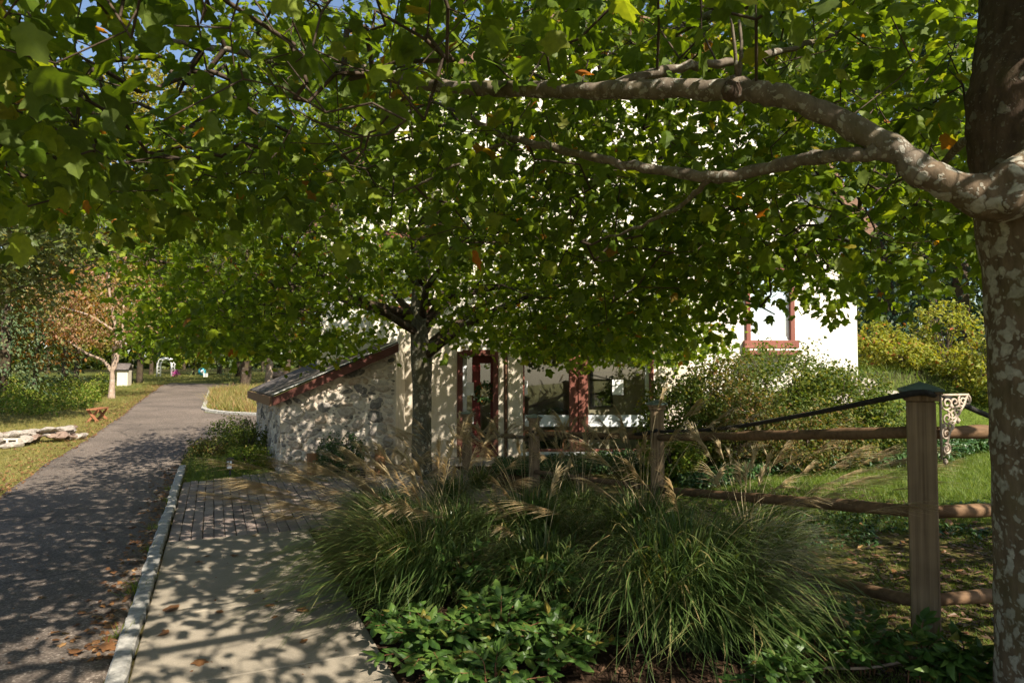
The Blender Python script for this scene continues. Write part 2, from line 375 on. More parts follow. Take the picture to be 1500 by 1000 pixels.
T_OVAL = star_leaf([(.20, .18), (.27, .45), (.16, .78)], 0, .18, .25, .45)
T_OVAL2 = star_leaf([(.30, .40)], 0, .15, .2, .4)
T_CLUMP = star_leaf([(.28, .05), (.20, .22), (.46, .42), (.22, .60)], 0, .3, .35)
T_CHIP = (np.array([(-.2, 0, 0), (.2, .05, .02), (.15, 1, 0), (-.12, .9, .04)], np.float32), np.array([(0, 1, 2), (0, 2, 3)], np.int32))
def unit(a): return a / np.maximum(np.linalg.norm(a, axis=-1, keepdims=True), 1e-9)
def leaf_arrays(pos, tip, nrm, size, T):
    tv, tf = T; tip = unit(tip); side = unit(np.cross(tip, nrm)); nr = np.cross(side, tip)
    size = np.asarray(size).reshape(-1, 1, 1); n = len(pos)
    wide = RNG.uniform(.72, 1.16, (n, 1, 1)); cup = RNG.normal(1.4, 1.1, (n, 1, 1)); skew = RNG.normal(0, .16, (n, 1, 1))
    V = pos[:, None, :] + size * ((tv[None, :, 0:1] * wide + skew * tv[None, :, 1:2] ** 2) * side[:, None, :] + tv[None, :, 1:2] * tip[:, None, :] + cup * tv[None, :, 2:3] * nr[:, None, :])
    F = tf[None] + (np.arange(len(pos)) * len(tv))[:, None, None]
    return V.reshape(-1, 3), F.reshape(-1, 3)
def leaf_dirs(n, droop=.5, tilt=.6):
    a = RNG.uniform(0, 2 * np.pi, n)
    tip = np.stack([np.cos(a), np.sin(a), -np.abs(RNG.normal(droop, .45, n))], 1)
    nrm = np.stack([RNG.normal(0, tilt, n), RNG.normal(0, tilt, n), np.ones(n)], 1)
    return unit(tip), unit(nrm)
def leaves(name, pos, size, T, mat, parent, droop=.5, tilt=.6, off=None, tip=None):
    t, n_ = leaf_dirs(len(pos), droop, tilt)
    if tip is not None: t = unit(t * .6 + tip)
    V, F = leaf_arrays(pos, t, n_, size, T)
    return np_mesh(name, V, F, mat, parent, False, off)

def strips(P0, W, name, mat, parent, off=None):
    """P0 (n,k,3) centre lines, W (n,k) half widths with a sideways vector -> ribbons"""
    n, k, _ = P0.shape
    d = unit(np.gradient(P0, axis=1)); side = unit(np.cross(d, np.array([0, 0, 1.0]) + 1e-3 * RNG.normal(size=(n, 1, 3))))
    A = P0 - side * W[..., None]; B = P0 + side * W[..., None]
    V = np.stack([A, B], 2).reshape(-1, 3)
    i = (np.arange(n) * k * 2)[:, None] + (np.arange(k - 1) * 2)[None]
    F = np.stack([i, i + 1, i + 3, i + 2], -1).reshape(-1, 4)
    return np_mesh(name, V, F, mat, parent, True, off)

def grow(limbs, clusters, sides=4, rbase=.0026, power=.42, rmax=.03, step=.22, sag=.12):
    """connect every leaf cluster to the nearest wood, so twigs branch off limbs and off other twigs"""
    nodes = []; par = []; seed = []
    for L in limbs:
        for q in L: nodes.append(q[:3]); par.append(-1); seed.append(True)
    ns = len(nodes)
    N = np.zeros((len(nodes) + len(clusters) * 14, 3)); N[:len(nodes)] = nodes; n = len(nodes)
    cl = np.asarray(clusters); L0 = N[:n].copy()
    order = np.argsort(np.min(np.linalg.norm(cl[:, None, :] - L0[None, ::2, :], axis=2), axis=1))
    for ci in order:
        c = cl[ci]; dv = N[:n] - c; d2 = (dv ** 2).sum(1) + np.where(dv[:, 2] > 0, .6 * dv[:, 2] ** 2, 0)
        j = int(np.argmin(d2)); a = N[j].copy(); dist = np.linalg.norm(c - a); m = max(1, min(12, int(dist / step)))
        jit = RNG.normal(0, .03, (m, 3)) * min(1, dist)
        for k in range(1, m + 1):
            t = k / m
            q = a + (c - a) * t; q[2] += sag * dist * math.sin(math.pi * t)
            if k < m: q = q + jit[k - 1]
            N[n] = q; par.append(j); j = n; n += 1
    par = np.array(par); N = N[:n]; cnt = np.zeros(n); hasc = np.zeros(n, bool); hasc[par[par >= 0]] = True
    hasc[:ns] = True                                     # bare wood: only twigs end in leaves
    cnt[~hasc] = 1
    for i in range(n - 1, -1, -1):
        if par[i] >= 0: cnt[par[i]] += cnt[i]
    rad = np.minimum(rmax, rbase * np.maximum(cnt, 1) ** power)
    seg = np.where(par >= 0)[0]; A = N[par[seg]]; B = N[seg]
    ra = np.minimum(rad[par[seg]], rad[seg] * 1.35); rb = rad[seg]
    d = unit(B - A); u = unit(np.cross(d, np.array([.31, .47, .83]))); v = np.cross(d, u)
    ang = np.arange(sides) * 2 * np.pi / sides
    ring = u[:, None, :] * np.cos(ang)[None, :, None] + v[:, None, :] * np.sin(ang)[None, :, None]
    VA = A[:, None, :] + ring * ra[:, None, None]; VB = B[:, None, :] + ring * rb[:, None, None]
    V = np.concatenate([VA, VB], 1).reshape(-1, 3)
    base = (np.arange(len(seg)) * 2 * sides)[:, None]; k = np.arange(sides)[None]
    F = np.stack([base + k, base + (k + 1) % sides, base + sides + (k + 1) % sides, base + sides + k], -1).reshape(-1, 4)
    tipdir = unit(N - N[np.maximum(par, 0)])
    return V, F, N, tipdir, hasc

# ------------------------------------------------------------------ ground sheet
def axis(segs):
    out = []
    for a, b, st in segs: out += list(np.arange(a, b, st))
    return np.array(out + [segs[-1][1]])
gx = axis([(-400, -60, 20), (-60, -14, 1.5), (-14, 9, .22), (9, 60, 1.5), (60, 400, 20)])
gy = axis([(-40, 0, 2.0), (0, 22, .22), (22, 60, .8), (60, 420, 12)])
X, Y = np.meshgrid(gx, gy); Z = H(X, Y)
kx = lambda y: -2.12 - .437 * (y - 3.6)                         # line of the granite kerb
PITW = sstep(0, .3, X - (kx(Y) + .25)) * np.where(Y < 6.6, 1 - sstep(1.1, 1.35, X - kx(Y)), 1)
col = np.zeros(X.shape + (4,), np.float32); col[..., 3] = 1
def cover(mask, c):
    m = np.clip(mask, 0, 1)[..., None]; col[..., :3] = col[..., :3] * (1 - m) + np.array(c) * m
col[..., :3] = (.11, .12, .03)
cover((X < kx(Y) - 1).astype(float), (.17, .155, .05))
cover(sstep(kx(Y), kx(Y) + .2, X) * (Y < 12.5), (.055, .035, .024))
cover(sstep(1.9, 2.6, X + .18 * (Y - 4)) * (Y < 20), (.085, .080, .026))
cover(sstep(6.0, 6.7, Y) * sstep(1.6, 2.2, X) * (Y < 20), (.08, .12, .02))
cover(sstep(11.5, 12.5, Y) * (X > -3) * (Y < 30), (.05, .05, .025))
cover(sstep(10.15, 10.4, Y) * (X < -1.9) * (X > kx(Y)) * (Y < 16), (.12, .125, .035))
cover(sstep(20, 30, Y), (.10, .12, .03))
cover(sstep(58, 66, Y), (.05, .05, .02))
Zg = Z.copy()
Zg -= .10 * (PITW * (Y < 10.3) * (Y > 0) * (X < .6) * (X > kx(Y) + .25))   # a shallow bed under the slabs and bricks
nx, ny = len(gx), len(gy)
idx = np.arange(nx * ny).reshape(ny, nx)
Fg = np.stack([idx[:-1, :-1], idx[:-1, 1:], idx[1:, 1:], idx[1:, :-1]], -1).reshape(-1, 4)
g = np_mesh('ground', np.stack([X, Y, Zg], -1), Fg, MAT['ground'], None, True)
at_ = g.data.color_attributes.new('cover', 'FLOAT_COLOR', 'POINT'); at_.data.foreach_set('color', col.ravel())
tag(g, kind='structure')

# ------------------------------------------------------------------ asphalt path and its side branch
def resample(pl, n):
    pl = np.array(pl, float); s = np.r_[0, np.cumsum(np.linalg.norm(np.diff(pl, axis=0), axis=1))]
    q = np.linspace(0, s[-1], n); return np.stack([np.interp(q, s, pl[:, k]) for k in range(pl.shape[1])], 1)
def sheet(name, left, right, mat, lift, n=120, m=10, wob=0.0):
    Lp = resample(left, n); Rp = resample(right, n)
    if wob:
        Lp = Lp + np.cumsum(RNG.normal(0, wob, Lp.shape), 0) * .3; Lp += RNG.normal(0, wob, Lp.shape)
        Rp += RNG.normal(0, wob, Rp.shape)
    t = np.r_[0, .012, np.linspace(.08, .92, m - 4), .988, 1][None, :, None]; A = Lp[:, None, :] * (1 - t) + Rp[:, None, :] * t
    z = H(A[..., 0], A[..., 1]) + lift
    z[:, 0] -= .05; z[:, -1] -= .05
    V = np.concatenate([A, z[..., None]], -1); ii = np.arange(n * m).reshape(n, m)
    F = np.stack([ii[:-1, :-1], ii[:-1, 1:], ii[1:, 1:], ii[1:, :-1]], -1).reshape(-1, 4)
    return np_mesh(name, V, F, mat, None, True)
g2 = lambda a: [tuple(G(*p)[:2]) for p in a]
LEFT_EDGE = [(-4.6, 2.0), (-5.6, 5.6)] + g2([(0, 726), (60, 683), (120, 648), (165, 617), (200, 590), (222, 574), (238, 563)])
RIGHT_EDGE = [(kx(1.0), 1.0), (kx(3.6), 3.6)] + [(kx(y), y) for y in (6, 8, 10, 11.5)] + g2([(284, 648), (300, 606), (310, 573), (312, 565)])
LEFT_EDGE[0] = (LEFT_EDGE[2][0] + 2.9, LEFT_EDGE[2][1] - 6.6); LEFT_EDGE[1] = (LEFT_EDGE[2][0] + 1.4, LEFT_EDGE[2][1] - 3.3)
tag(sheet('asphalt_path', LEFT_EDGE, RIGHT_EDGE, MAT['asphalt'], .022, 160, 12, .012), kind='structure')
tag(sheet('asphalt_road', g2([(276, 655), (330, 640), (395, 622)]), g2([(296, 604), (340, 607), (395, 610)]), MAT['asphalt'], .016, 30, 8), kind='structure')
tag(sheet('asphalt_road', g2([(240, 566), (300, 570), (345, 571)]), g2([(250, 561), (310, 562), (350, 562)]), MAT['asphalt'], .03, 20, 5), kind='structure')

# kerb of granite setts along the walk, white kerb round the far bed
def kerb(name, line, wdt, hgt, blk, mat, seed=1):
    rnd = random.Random(seed); mb = MB()
    line = np.array(line, float); s = np.r_[0, np.cumsum(np.linalg.norm(np.diff(line, axis=0), axis=1))]; q = 0
    at = lambda u: Vector((float(np.interp(u, s, line[:, 0])), float(np.interp(u, s, line[:, 1])), 0))
    while q < s[-1] - .05:
        ln = min(blk * rnd.uniform(.7, 1.5), s[-1] - q); a, b = at(q + .006), at(q + ln - .006); t = (b - a).normalized(); n_ = Vector((-t.y, t.x, 0))
        off = rnd.uniform(-.010, .010); k = 5; vs = []
        for i in range(k):
            c = a.lerp(b, i / (k - 1)) + n_ * off; zz = h(c.x, c.y); j = lambda: rnd.uniform(-.007, .007)
            vs += [c - n_ * (wdt / 2 + j()) + Vector((0, 0, zz - .1)), c - n_ * (wdt / 2 - .006 + j()) + Vector((0, 0, zz + hgt - .008 + j() * .5)),
                   c - n_ * (wdt / 2 - .02) + Vector((0, 0, zz + hgt + j() * .5)), c + n_ * (wdt / 2 - .02) + Vector((0, 0, zz + hgt + j() * .5)),
                   c + n_ * (wdt / 2 - .006 + j()) + Vector((0, 0, zz + hgt - .008 + j() * .5)), c + n_ * (wdt / 2 + j()) + Vector((0, 0, zz - .1))]
        fs = [(i * 6 + e, i * 6 + e + 1, i * 6 + e + 7, i * 6 + e + 6) for i in range(k - 1) for e in range(5)]
        fs += [tuple(range(6)), tuple(range((k - 1) * 6, k * 6))[::-1]]
        mb.add(vs, fs); q += ln
    return mb.build(name, mat)
tag(kerb('kerb', [(kx(y) + .05, y) for y in (1.2, 3, 5, 7, 9, 11.6)], .115, .055, .42, MAT['granite']), kind='structure')
tag(kerb('kerb', g2([(309, 570), (298, 602), (330, 606), (392, 609)]), .16, .08, .6, MAT['granite'], 3), kind='structure')

# concrete walk: three slabs square to the kerb; then brick paving laid along it
KD = Vector((-.4004, .9163, 0)).normalized(); KN = Vector((KD.y, -KD.x, 0))
K0 = Vector((kx(3.6) + .125, 3.6, 0))
def kp(a, b, z=0): q = K0 + KD * a + KN * b; return (q.x, q.y, z)
walk = MB()
for a0, a1 in ((-3.2, -.015), (0.0, 1.15), (1.165, 2.22), (2.235, 3.36)):
    n = 10; walk.prism([kp(a0, 0, -.08), kp(a0, 1.32, -.08), kp(a1, 1.32, -.08), kp(a1, 0, -.08)], (0, 0, .08 + .028))
tag(walk.build('concrete_walk', MAT['concrete'], None, .006), kind='structure')
sub = MB(); sub.prism([kp(3.36, 0, -.1), kp(3.36, 4.2, -.1), kp(9.4, 4.2, -.1), kp(7.1, 0, -.1)], (0, 0, .1 + .008)); tag(sub.build('paving_bed', MAT['joint']), kind='structure')
pv = MB(); rnd = random.Random(5)
c_ = 0
while c_ * .104 < 4.1:
    b0 = c_ * .104 + .006; a = 3.38 - (rnd.random() * .2 if c_ % 2 else 0)
    amax = 7.0 + 2.2 * (b0 / 4.2)
    while a < amax:
        a1 = a + .2; s0 = max(a, 3.38)
        if a1 - s0 > .03:
            dz = rnd.uniform(-.003, .003); t0 = rnd.uniform(-.003, .003)
            pv.prism([kp(s0, b0 + t0, -.03), kp(s0, b0 + .096 + t0, -.03), kp(a1 - .007, b0 + .096 + t0, -.03), kp(a1 - .007, b0 + t0, -.03)], (0, 0, .055 + dz))
        a = a1
    c_ += 1
tag(pv.build('brick_paving', MAT['paver'], None, .004), kind='structure')

# ------------------------------------------------------------------ the old house with its stone lean-to
YF = 12.6
HX0, HX1 = -3.6, 6.38
house = empty('house', (HX0, YF, 0), 'old two storey cream stucco house with a stone lean-to and steep gambrel roof', 'house')
HO = Vector((HX0, YF, 0))
fx = lambda px: (px - 750) / 1000 * YF * 1.0008
def wall_grid(name, x0, x1, z0, z1, holes, y, th, mat, parent):
    xs = sorted({x0, x1} | {v for q in holes for v in q[:2]}); zs = sorted({z0, z1} | {v for q in holes for v in q[2:]})
    mb = MB()
    for xa, xb in zip(xs, xs[1:]):
        for za, zb in zip(zs, zs[1:]):
            cx, cz = (xa + xb) / 2, (za + zb) / 2
            if any(q[0] < cx < q[1] and q[2] < cz < q[3] for q in holes): continue
            mb.add([(xa, y, za), (xb, y, za), (xb, y, zb), (xa, y, zb)], [(0, 1, 2, 3)])
            mb.add([(xa, y + th, za), (xa, y + th, zb), (xb, y + th, zb), (xb, y + th, za)], [(0, 1, 2, 3)])
    for a, b, c, d in holes:
        mb.add([(a, y, c), (a, y + th, c), (a, y + th, d), (a, y, d)], [(0, 1, 2, 3)]); mb.add([(b, y, c), (b, y, d), (b, y + th, d), (b, y + th, c)], [(0, 1, 2, 3)])
        mb.add([(a, y, d), (a, y + th, d), (b, y + th, d), (b, y, d)], [(0, 1, 2, 3)]); mb.add([(a, y, c), (b, y, c), (b, y + th, c), (a, y + th, c)], [(0, 1, 2, 3)])
    for xx in (x0, x1): mb.add([(xx, y, z0), (xx, y + th, z0), (xx, y + th, z1), (xx, y, z1)], [(0, 1, 2, 3)])
    me = mb; o = me.build(name, mat, parent, 0, HO); return o
DOOR = (fx(673), fx(727), -.02, 2.02); SHOP = (fx(766), fx(957), .17, 2.12); UPW = (fx(1098), fx(1158), 2.24, 3.5)
UP2 = (fx(560), fx(620), 2.9, 4.1)
wall_grid('front_wall', HX0, HX1, -.3, 4.42, [DOOR, SHOP, UPW, UP2], YF, .28, MAT['white_stucco'], house)
# gambrel gable above the front wall, side walls and rear
GX = (HX0 + HX1) / 2; BR = 1.8
gam = [(HX0, 4.42), (HX0 + BR, 6.75), (GX, 8.5), (HX1 - BR, 6.75), (HX1, 4.42)]
mb = MB(); mb.prism([(x, YF, z) for x, z in gam], (0, .28, 0)); mb.build('gable_wall', MAT['white_stucco'], house, 0, HO)
mb = MB(); mb.box(HX0, HX0 + .28, YF + .28, YF + 9, -.3, 4.42); mb.build('side_wall', MAT['white_stucco'], house, 0, HO)
mb = MB(); mb.box(HX1 - .28, HX1, YF + .28, YF + 9, -.3, 4.42); mb.build('side_wall', MAT['white_stucco'], house, 0, HO)
mb = MB(); mb.prism([(HX0 + .28, YF + 8.7, -.3), (HX1 - .28, YF + 8.7, -.3), (HX1 - .28, YF + 8.7, 4.42), (HX1 - BR, YF + 8.7, 6.7), (GX, YF + 8.7, 8.45), (HX0 + BR, YF + 8.7, 6.7), (HX0 + .28, YF + 8.7, 4.42)], (0, .28, 0)); mb.build('rear_wall', MAT['white_stucco'], house, 0, HO)
rf = None
og = [(HX0 - .22, 4.14), (HX0 + BR - .08, 6.84), (GX, 8.66), (HX1 - BR + .08, 6.84), (HX1 + .22, 4.14)]
mb = MB()
for (xa, za), (xb, zb) in zip(og, og[1:]):
    d = Vector((xb - xa, 0, zb - za)).normalized(); n_ = Vector((-d.z, 0, d.x))
    mb.prism([Vector((xa, YF - .32, za)), Vector((xb, YF - .32, zb)), Vector((xb, YF - .32, zb)) + n_ * .1, Vector((xa, YF - .32, za)) + n_ * .1], (0, 9.6, 0))
rf = mb.build('roof', MAT['shingle'], house, 0, HO)
for (xa, za), (xb, zb) in zip(og, og[1:]):
    d = Vector((xb - xa, 0, zb - za)).normalized(); n_ = Vector((-d.z, 0, d.x)); mb = MB()
    a, b = Vector((xa, YF - .375, za)), Vector((xb, YF - .375, zb))
    mb.prism([a - n_ * .16, b - n_ * .16, b + n_ * .06, a + n_ * .06], (0, .05, 0)); mb.build('rake_board', MAT['brown'], rf, 0, HO)
# lower stucco facing beside the door, pilaster and downspout (proud of the wall)
mb = MB(); mb.box(fx(586), fx(673) - .04, YF - .035, YF - .002, -.2, 2.45); mb.box(fx(727) + .04, fx(738), YF - .035, YF - .002, -.2, 2.45)
mb.build('stucco_facing', MAT['stucco'], house, .004, HO)
mb = MB(); mb.box(fx(744), fx(766), YF - .09, YF - .002, -.2, 2.45); mb.build('pilaster', MAT['stucco'], house, .01, HO)
mb = MB(); mb.tube([(fx(741), YF - .05, -.1), (fx(741), YF - .05, 4.3)], .028, 8); mb.build('downspout', MAT['brown'], house, 0, HO)
mb = MB(); mb.box(fx(957) + .08, fx(1010), YF - .035, YF - .002, -.2, 2.3); mb.build('stucco_facing', MAT['stucco'], house, .004, HO)
mb = MB(); mb.box(fx(640), fx(745), YF - .55, YF - .1, -.1, .10); mb.build('doorstep', MAT['boulder'], house, .015, HO)
# door
dx0, dx1 = DOOR[0], DOOR[1]; yd = YF + .10
mb = MB(); mb.box(dx0 - .035, dx0 + .06, YF - .05, YF + .2, 0, 2.02); mb.box(dx1 - .06, dx1 + .035, YF - .05, YF + .2, 0, 2.02); mb.box(dx0 + .06, dx1 - .06, YF - .05, YF + .2, 1.94, 2.05); mb.box(dx0 + .06, dx1 - .06, YF - .05, YF + .2, -.02, .05)
mb.build('door_frame', MAT['darkred'], house, .004, HO)
sx = dx0 + .06; sxe = fx(691)
mb = MB(); mb.box(sx, sxe, yd + .02, yd + .03, .05, 1.94); mb.build('sidelight', MAT['glass'], house, 0, HO)
mb = MB(); mb.box(sx, sx + .07, yd, yd + .018, .051, 1.939); mb.build('sidelight_jamb', MAT['film'], house, 0, HO)
D0, D1 = sxe + .004, dx1 - .062
mb = MB(); mb.box(D0, D0 + .15, yd, yd + .045, .06, 1.935); mb.box(D1 - .05, D1, yd, yd + .045, .06, 1.935); mb.box(D0 + .15, D1 - .05, yd, yd + .045, .06, .34); mb.box(D0 + .15, D1 - .05, yd, yd + .045, 1.80, 1.935)
door = mb.build('door', MAT['maroon'], house, .004, HO)
mb = MB(); mb.box(D0 + .15, D1 - .05, yd + .02, yd + .026, .34, 1.80); mb.build('pane', MAT['glass'], door, 0, HO)
mb = MB(); mb.box(D0 + .02, D0 + .055, yd - .012, yd - .001, 1.12, 1.26); mb.tube([(D0 + .037, yd - .012, 1.17), (D0 + .037, yd - .05, 1.17), (D0 + .11, yd - .055, 1.17)], .009, 6); mb.build('handle', MAT['flash'], door, 0, HO)
# shop window
S0, S1, SZ0, SZ1 = SHOP; yw = YF + .06
win = MB(); win.box(S0, S0 + .03, yw, yw + .1, SZ0, SZ1); win.box(S1 - .07, S1, yw - .08, yw + .1, SZ0, SZ1); win.box(S0 + .03, S1 - .07, yw, yw + .1, SZ1 - .07, SZ1)
win.box(S0 + .03, S1 - .07, yw - .05, yw + .1, SZ0, SZ0 + .05)
win = win.build('window', MAT['redwood'], house, .004, HO)
mb = MB(); mb.box(fx(834), fx(846.5), yw - .06, yw + .1, SZ0 + .05, SZ1 - .07); mb.box(fx(847), fx(861), yw - .085, yw + .1, SZ0 + .05, SZ1 - .07); mb.build('mullion', MAT['redwood'], win, .004, HO)
mb = MB(); mb.box(S1 - .14, S1 - .07, yw, yw + .08, SZ0 + .05, SZ1 - .07); mb.build('white_stile', MAT['film'], win, .003, HO)
for a, b in ((S0 + .03, fx(834)), (fx(861), S1 - .14)):
    mb = MB(); mb.box(a, b, yw + .03, yw + .036, SZ0 + .05, SZ1 - .07); mb.build('pane', MAT['glass'], win, 0, HO)
    mb = MB(); mb.box(a + .004, b - .004, yw + .022, yw + .027, P(0, 625, YF).z, P(0, 608, YF).z); mb.build('frosted_band', MAT['film'], win, 0, HO)
mb = MB(); mb.box(S0 - .03, S1 + .02, YF - .13, YF - .004, SZ0 - .05, SZ0 + .012); mb.build('sill', MAT['film'], win, .006, HO)
# room behind the glass
mb = MB(); mb.box(-1.2, 3.6, YF + 3.3, YF + 3.4, 0, 2.6); mb.box(3.5, 3.6, YF + .28, YF + 3.3, 0, 2.6); mb.box(-1.2, -1.1, YF + .28, YF + 3.3, 0, 2.6); mb.box(-1.2, 3.6, YF + .28, YF + 3.4, 2.6, 2.7)
mb.box(1.46, 3.49, YF + .85, YF + .95, 0, 2.59); mb.build('interior_wall', MAT['inwall'], house, 0, HO)
mb = MB(); mb.box(-1.1, 3.5, YF + .29, YF + 3.3, -.1, -.001); mb.build('interior_floor', MAT['infloor'], house, 0, HO)
# stair rail, picture and bench inside
t_ = empty('picture_frame', (fx(880) * 1.07, YF + .825, 1.3), 'dark framed picture hanging on the far wall inside the right shop window', 'picture')
mb = MB(); mb.box(-.22, .22, -.02, .02, -.35, .35); mb.build('frame', MAT['black'], t_, .004)
mb = MB(); mb.box(-.18, .18, -.026, -.021, -.31, .31); mb.build('picture', MAT['oak'], t_)
t_ = empty('interior_bench', (.55, YF + 1.1, 0), 'low wooden bench standing inside behind the left shop window', 'bench')
mb = MB(); mb.box(-.6, .6, -.18, .18, .42, .46); mb.build('seat', MAT['bench'], t_, .005)
for sx_ in (-.5, .5):
    for sy_ in (-.13, .13):
        mb = MB(); mb.box(sx_ - .03, sx_ + .03, sy_ - .03, sy_ + .03, 0, .42); mb.build('leg', MAT['bench'], t_)
mb = MB(); mb.tube([(0, 0, .0), (.03, 0, .05), (.12, 0, .08), (.26, 0, .07), (.38, 0, .03), (.45, 0, .0)], [.02, .05, .05, .06, .05, .01], 8)
tag(mb.build('hat', MAT['black']), 'dark low hat shaped item behind the white band in the left pane', 'hat').location = (fx(803), YF + .5, .83)
# upper windows
for (a, b, c, d), nm in ((UPW, 'a'), (UP2, 'b')):
    mb = MB(); yy = YF - .05
    mb.box(a - .07, a + .01, yy, YF + .1, c - .02, d + .02); mb.box(b - .01, b + .07, yy, YF + .1, c - .02, d + .02); mb.box(a - .09, b + .09, yy - .01, YF + .1, d + .02, d + .16); mb.box(a - .12, b + .12, yy - .05, YF + .1, c - .16, c - .02)
    wn_ = mb.build('window', MAT['redwood'], house, .004, HO)
    mb = MB(); mb.box(a + .01, a + .06, YF + .02, YF + .08, c, d); mb.box(b - .06, b - .01, YF + .02, YF + .08, c, d); mb.box(a + .06, b - .06, YF + .02, YF + .08, d - .06, d + .02); mb.box(a + .06, b - .06, YF + .02, YF + .08, c - .02, c + .05)
    zc = (c + d) / 2; mb.box(a + .06, b - .06, YF + .015, YF + .075, zc - .03, zc + .03); mb.build('sash', MAT['white'], wn_, .003, HO)
    mb = MB(); mb.box(a + .06, b - .06, YF + .04, YF + .05, c + .05, d - .06); mb.build('pane', MAT['skyglass'], wn_, 0, HO)
# bay under the upper right window
mb = MB(); mb.box(fx(1088), fx(1163), YF - .34, YF - .003, 1.95, 2.03); mb.build('bay_trim', MAT['redwood'], house, .006, HO)
mb = MB(); mb.box(fx(1090), fx(1161), YF - .30, YF - .004, 2.03, 2.06); mb.prism([(fx(1090), YF - .30, 2.06), (fx(1161), YF - .30, 2.06), (fx(1161), YF - .004, 2.06), (fx(1161), YF - .004, 2.06)], (0, 0, .001)) if False else None
mb.build('bay_ledge', MAT['white_stucco'], house, 0, HO)
# stone lean-to
A = Vector((-3.79, 11.2, 0)); B = Vector((-1.965, 11.56, 0)); SD = Vector((-.5, 1, 0))
C = A + SD * 3.0; Dk = Vector((-1.965, YF, 0)); zA, zB = 1.22, 2.04
def stone_quad(mb, p, q, zp, zq, nu=24, nv=16, amp=.022):
    """a hand-laid wall face: a grid of points set in and out a little"""
    rr = random.Random(int(abs(p.x * 100 + q.y * 10))); n_ = Vector(((q - p).y, -(q - p).x, 0)).normalized(); vs = []
    for j in range(nv + 1):
        for i in range(nu + 1):
            u, v = i / nu, j / nv; zt = zp + (zq - zp) * u
            k = rr.uniform(-amp, amp) if 0 < i < nu else rr.uniform(-amp, amp) * .4
            vs.append(p.lerp(q, u) + n_ * k + Vector((0, 0, -.25 + (zt + .25) * v)))
    mb.add(vs, [(j * (nu + 1) + i, j * (nu + 1) + i + 1, (j + 1) * (nu + 1) + i + 1, (j + 1) * (nu + 1) + i) for j in range(nv) for i in range(nu)], True)
def lay_stones(p, q, zp, zq, n, seed):
    """rubble stones bedded in the mortar of one wall face, each a lump standing a little proud"""
    rr = random.Random(seed); L = (q - p).length; u_ = (q - p).normalized(); n_ = Vector((u_.y, -u_.x, 0)); done = []; mb = MB(); tries = 0
    while len(done) < n and tries < 14000:
        tries += 1; big_ = max(.026, .135 - .0010 * len(done)); rad = big_ * rr.uniform(.75, 1.2); asp = rr.uniform(1.1, 2.6)
        a, zz = rr.uniform(.02, L - .02), rr.uniform(-.05, 2.1); rx, rz = rad * asp ** .5, rad / asp ** .5
        if zz + rz > zp + (zq - zp) * a / L - .015 or a - rx < 0.005 or a + rx > L - .005: continue
        if any(((a - o[0]) / (rx + o[2] + .003)) ** 2 + ((zz - o[1]) / (rz + o[3] + .003)) ** 2 < .84 for o in done): continue
        done.append((a, zz, rx, rz)); k = 12; ring = []; c = p + u_ * a + Vector((0, 0, zz)); ph = rr.random() * 6; tl = rr.uniform(-.35, .35)
        rj = [1 + .26 * math.sin(2 * i * 2 * math.pi / k + ph) * rr.uniform(.4, 1) + rr.uniform(-.12, .12) for i in range(k)]
        vs = []
        for s_, dp in ((1.0, -.03), (.93, .008), (.62, .016)):
            for i in range(k):
                w_ = 2 * math.pi * i / k; xx, yy_ = math.cos(w_) * rx * rj[i] * s_, math.sin(w_) * rz * rj[i] * s_
                xx, yy_ = xx * math.cos(tl) - yy_ * math.sin(tl), xx * math.sin(tl) + yy_ * math.cos(tl)
                vs.append(c + u_ * xx + Vector((0, 0, yy_)) + n_ * (dp + rr.uniform(-.004, .004)))
        vs.append(c + n_ * .019)
        fs = [(r_ * k + i, r_ * k + (i + 1) % k, (r_ + 1) * k + (i + 1) % k, (r_ + 1) * k + i) for r_ in range(2) for i in range(k)] + [(2 * k + i, 2 * k + (i + 1) % k, 3 * k) for i in range(k)]
        mb.add(vs, fs, True)
    return mb
for p_, q_, zp_, zq_, n_s in ((A, B, zA, zB, 260), (C, A, zA, zA, 240)):
    mb = MB(); stone_quad(mb, p_, q_, zp_, zq_); sw = mb.build('stone_wall', MAT['mortar'], house, 0, HO)
    o = lay_stones(p_, q_, zp_, zq_, n_s, n_s).build('stonework', MAT['rubble'], sw, 0, HO)
mb = MB(); mb.box(B.x - .3, B.x, B.y + .01, YF - .003, -.2, zB - .02); mb.build('return_wall', MAT['stucco'], house, .01, HO)
sl = (zB - zA) / (B - A).length; U = (B - A).normalized(); Bk = B + SD * 3.0
def rp(p, dz=0, zbase=None):       # point of the roof plane above ground point p
    return Vector((p.x, p.y, zA + (p - A).dot(UPS) * slp + .03 + dz))
W_ = SD.normalized(); UPS = Vector((W_.y, -W_.x, 0)); slp = (zB - zA) / (B - A).dot(UPS)
Ae = A - U * .14 - W_ * .12; Be = B + U * .0 - W_ * .12; Ce = C - U * .14 + W_ * .1; De = Bk + W_ * .1
mb = MB(); mb.add([rp(Ae, .06), rp(Be, .06), rp(De, .06), rp(Ce, .06), rp(Ae, .085), rp(Be, .085), rp(De, .085), rp(Ce, .085)], [(0, 1, 2, 3), (4, 5, 6, 7), (0, 1, 5, 4), (1, 2, 6, 5), (2, 3, 7, 6), (3, 0, 4, 7)])
lr = mb.build('lean_to_roof', MAT['shingle'], house, 0, HO)
rk = lambda p, q, o0, o1, z0, z1: [rp(p, z0) - W_ * o1, rp(q, z0) - W_ * o1, rp(q, z0) - W_ * o0, rp(p, z0) - W_ * o0, rp(p, z1) - W_ * o1, rp(q, z1) - W_ * o1, rp(q, z1) - W_ * o0, rp(p, z1) - W_ * o0]
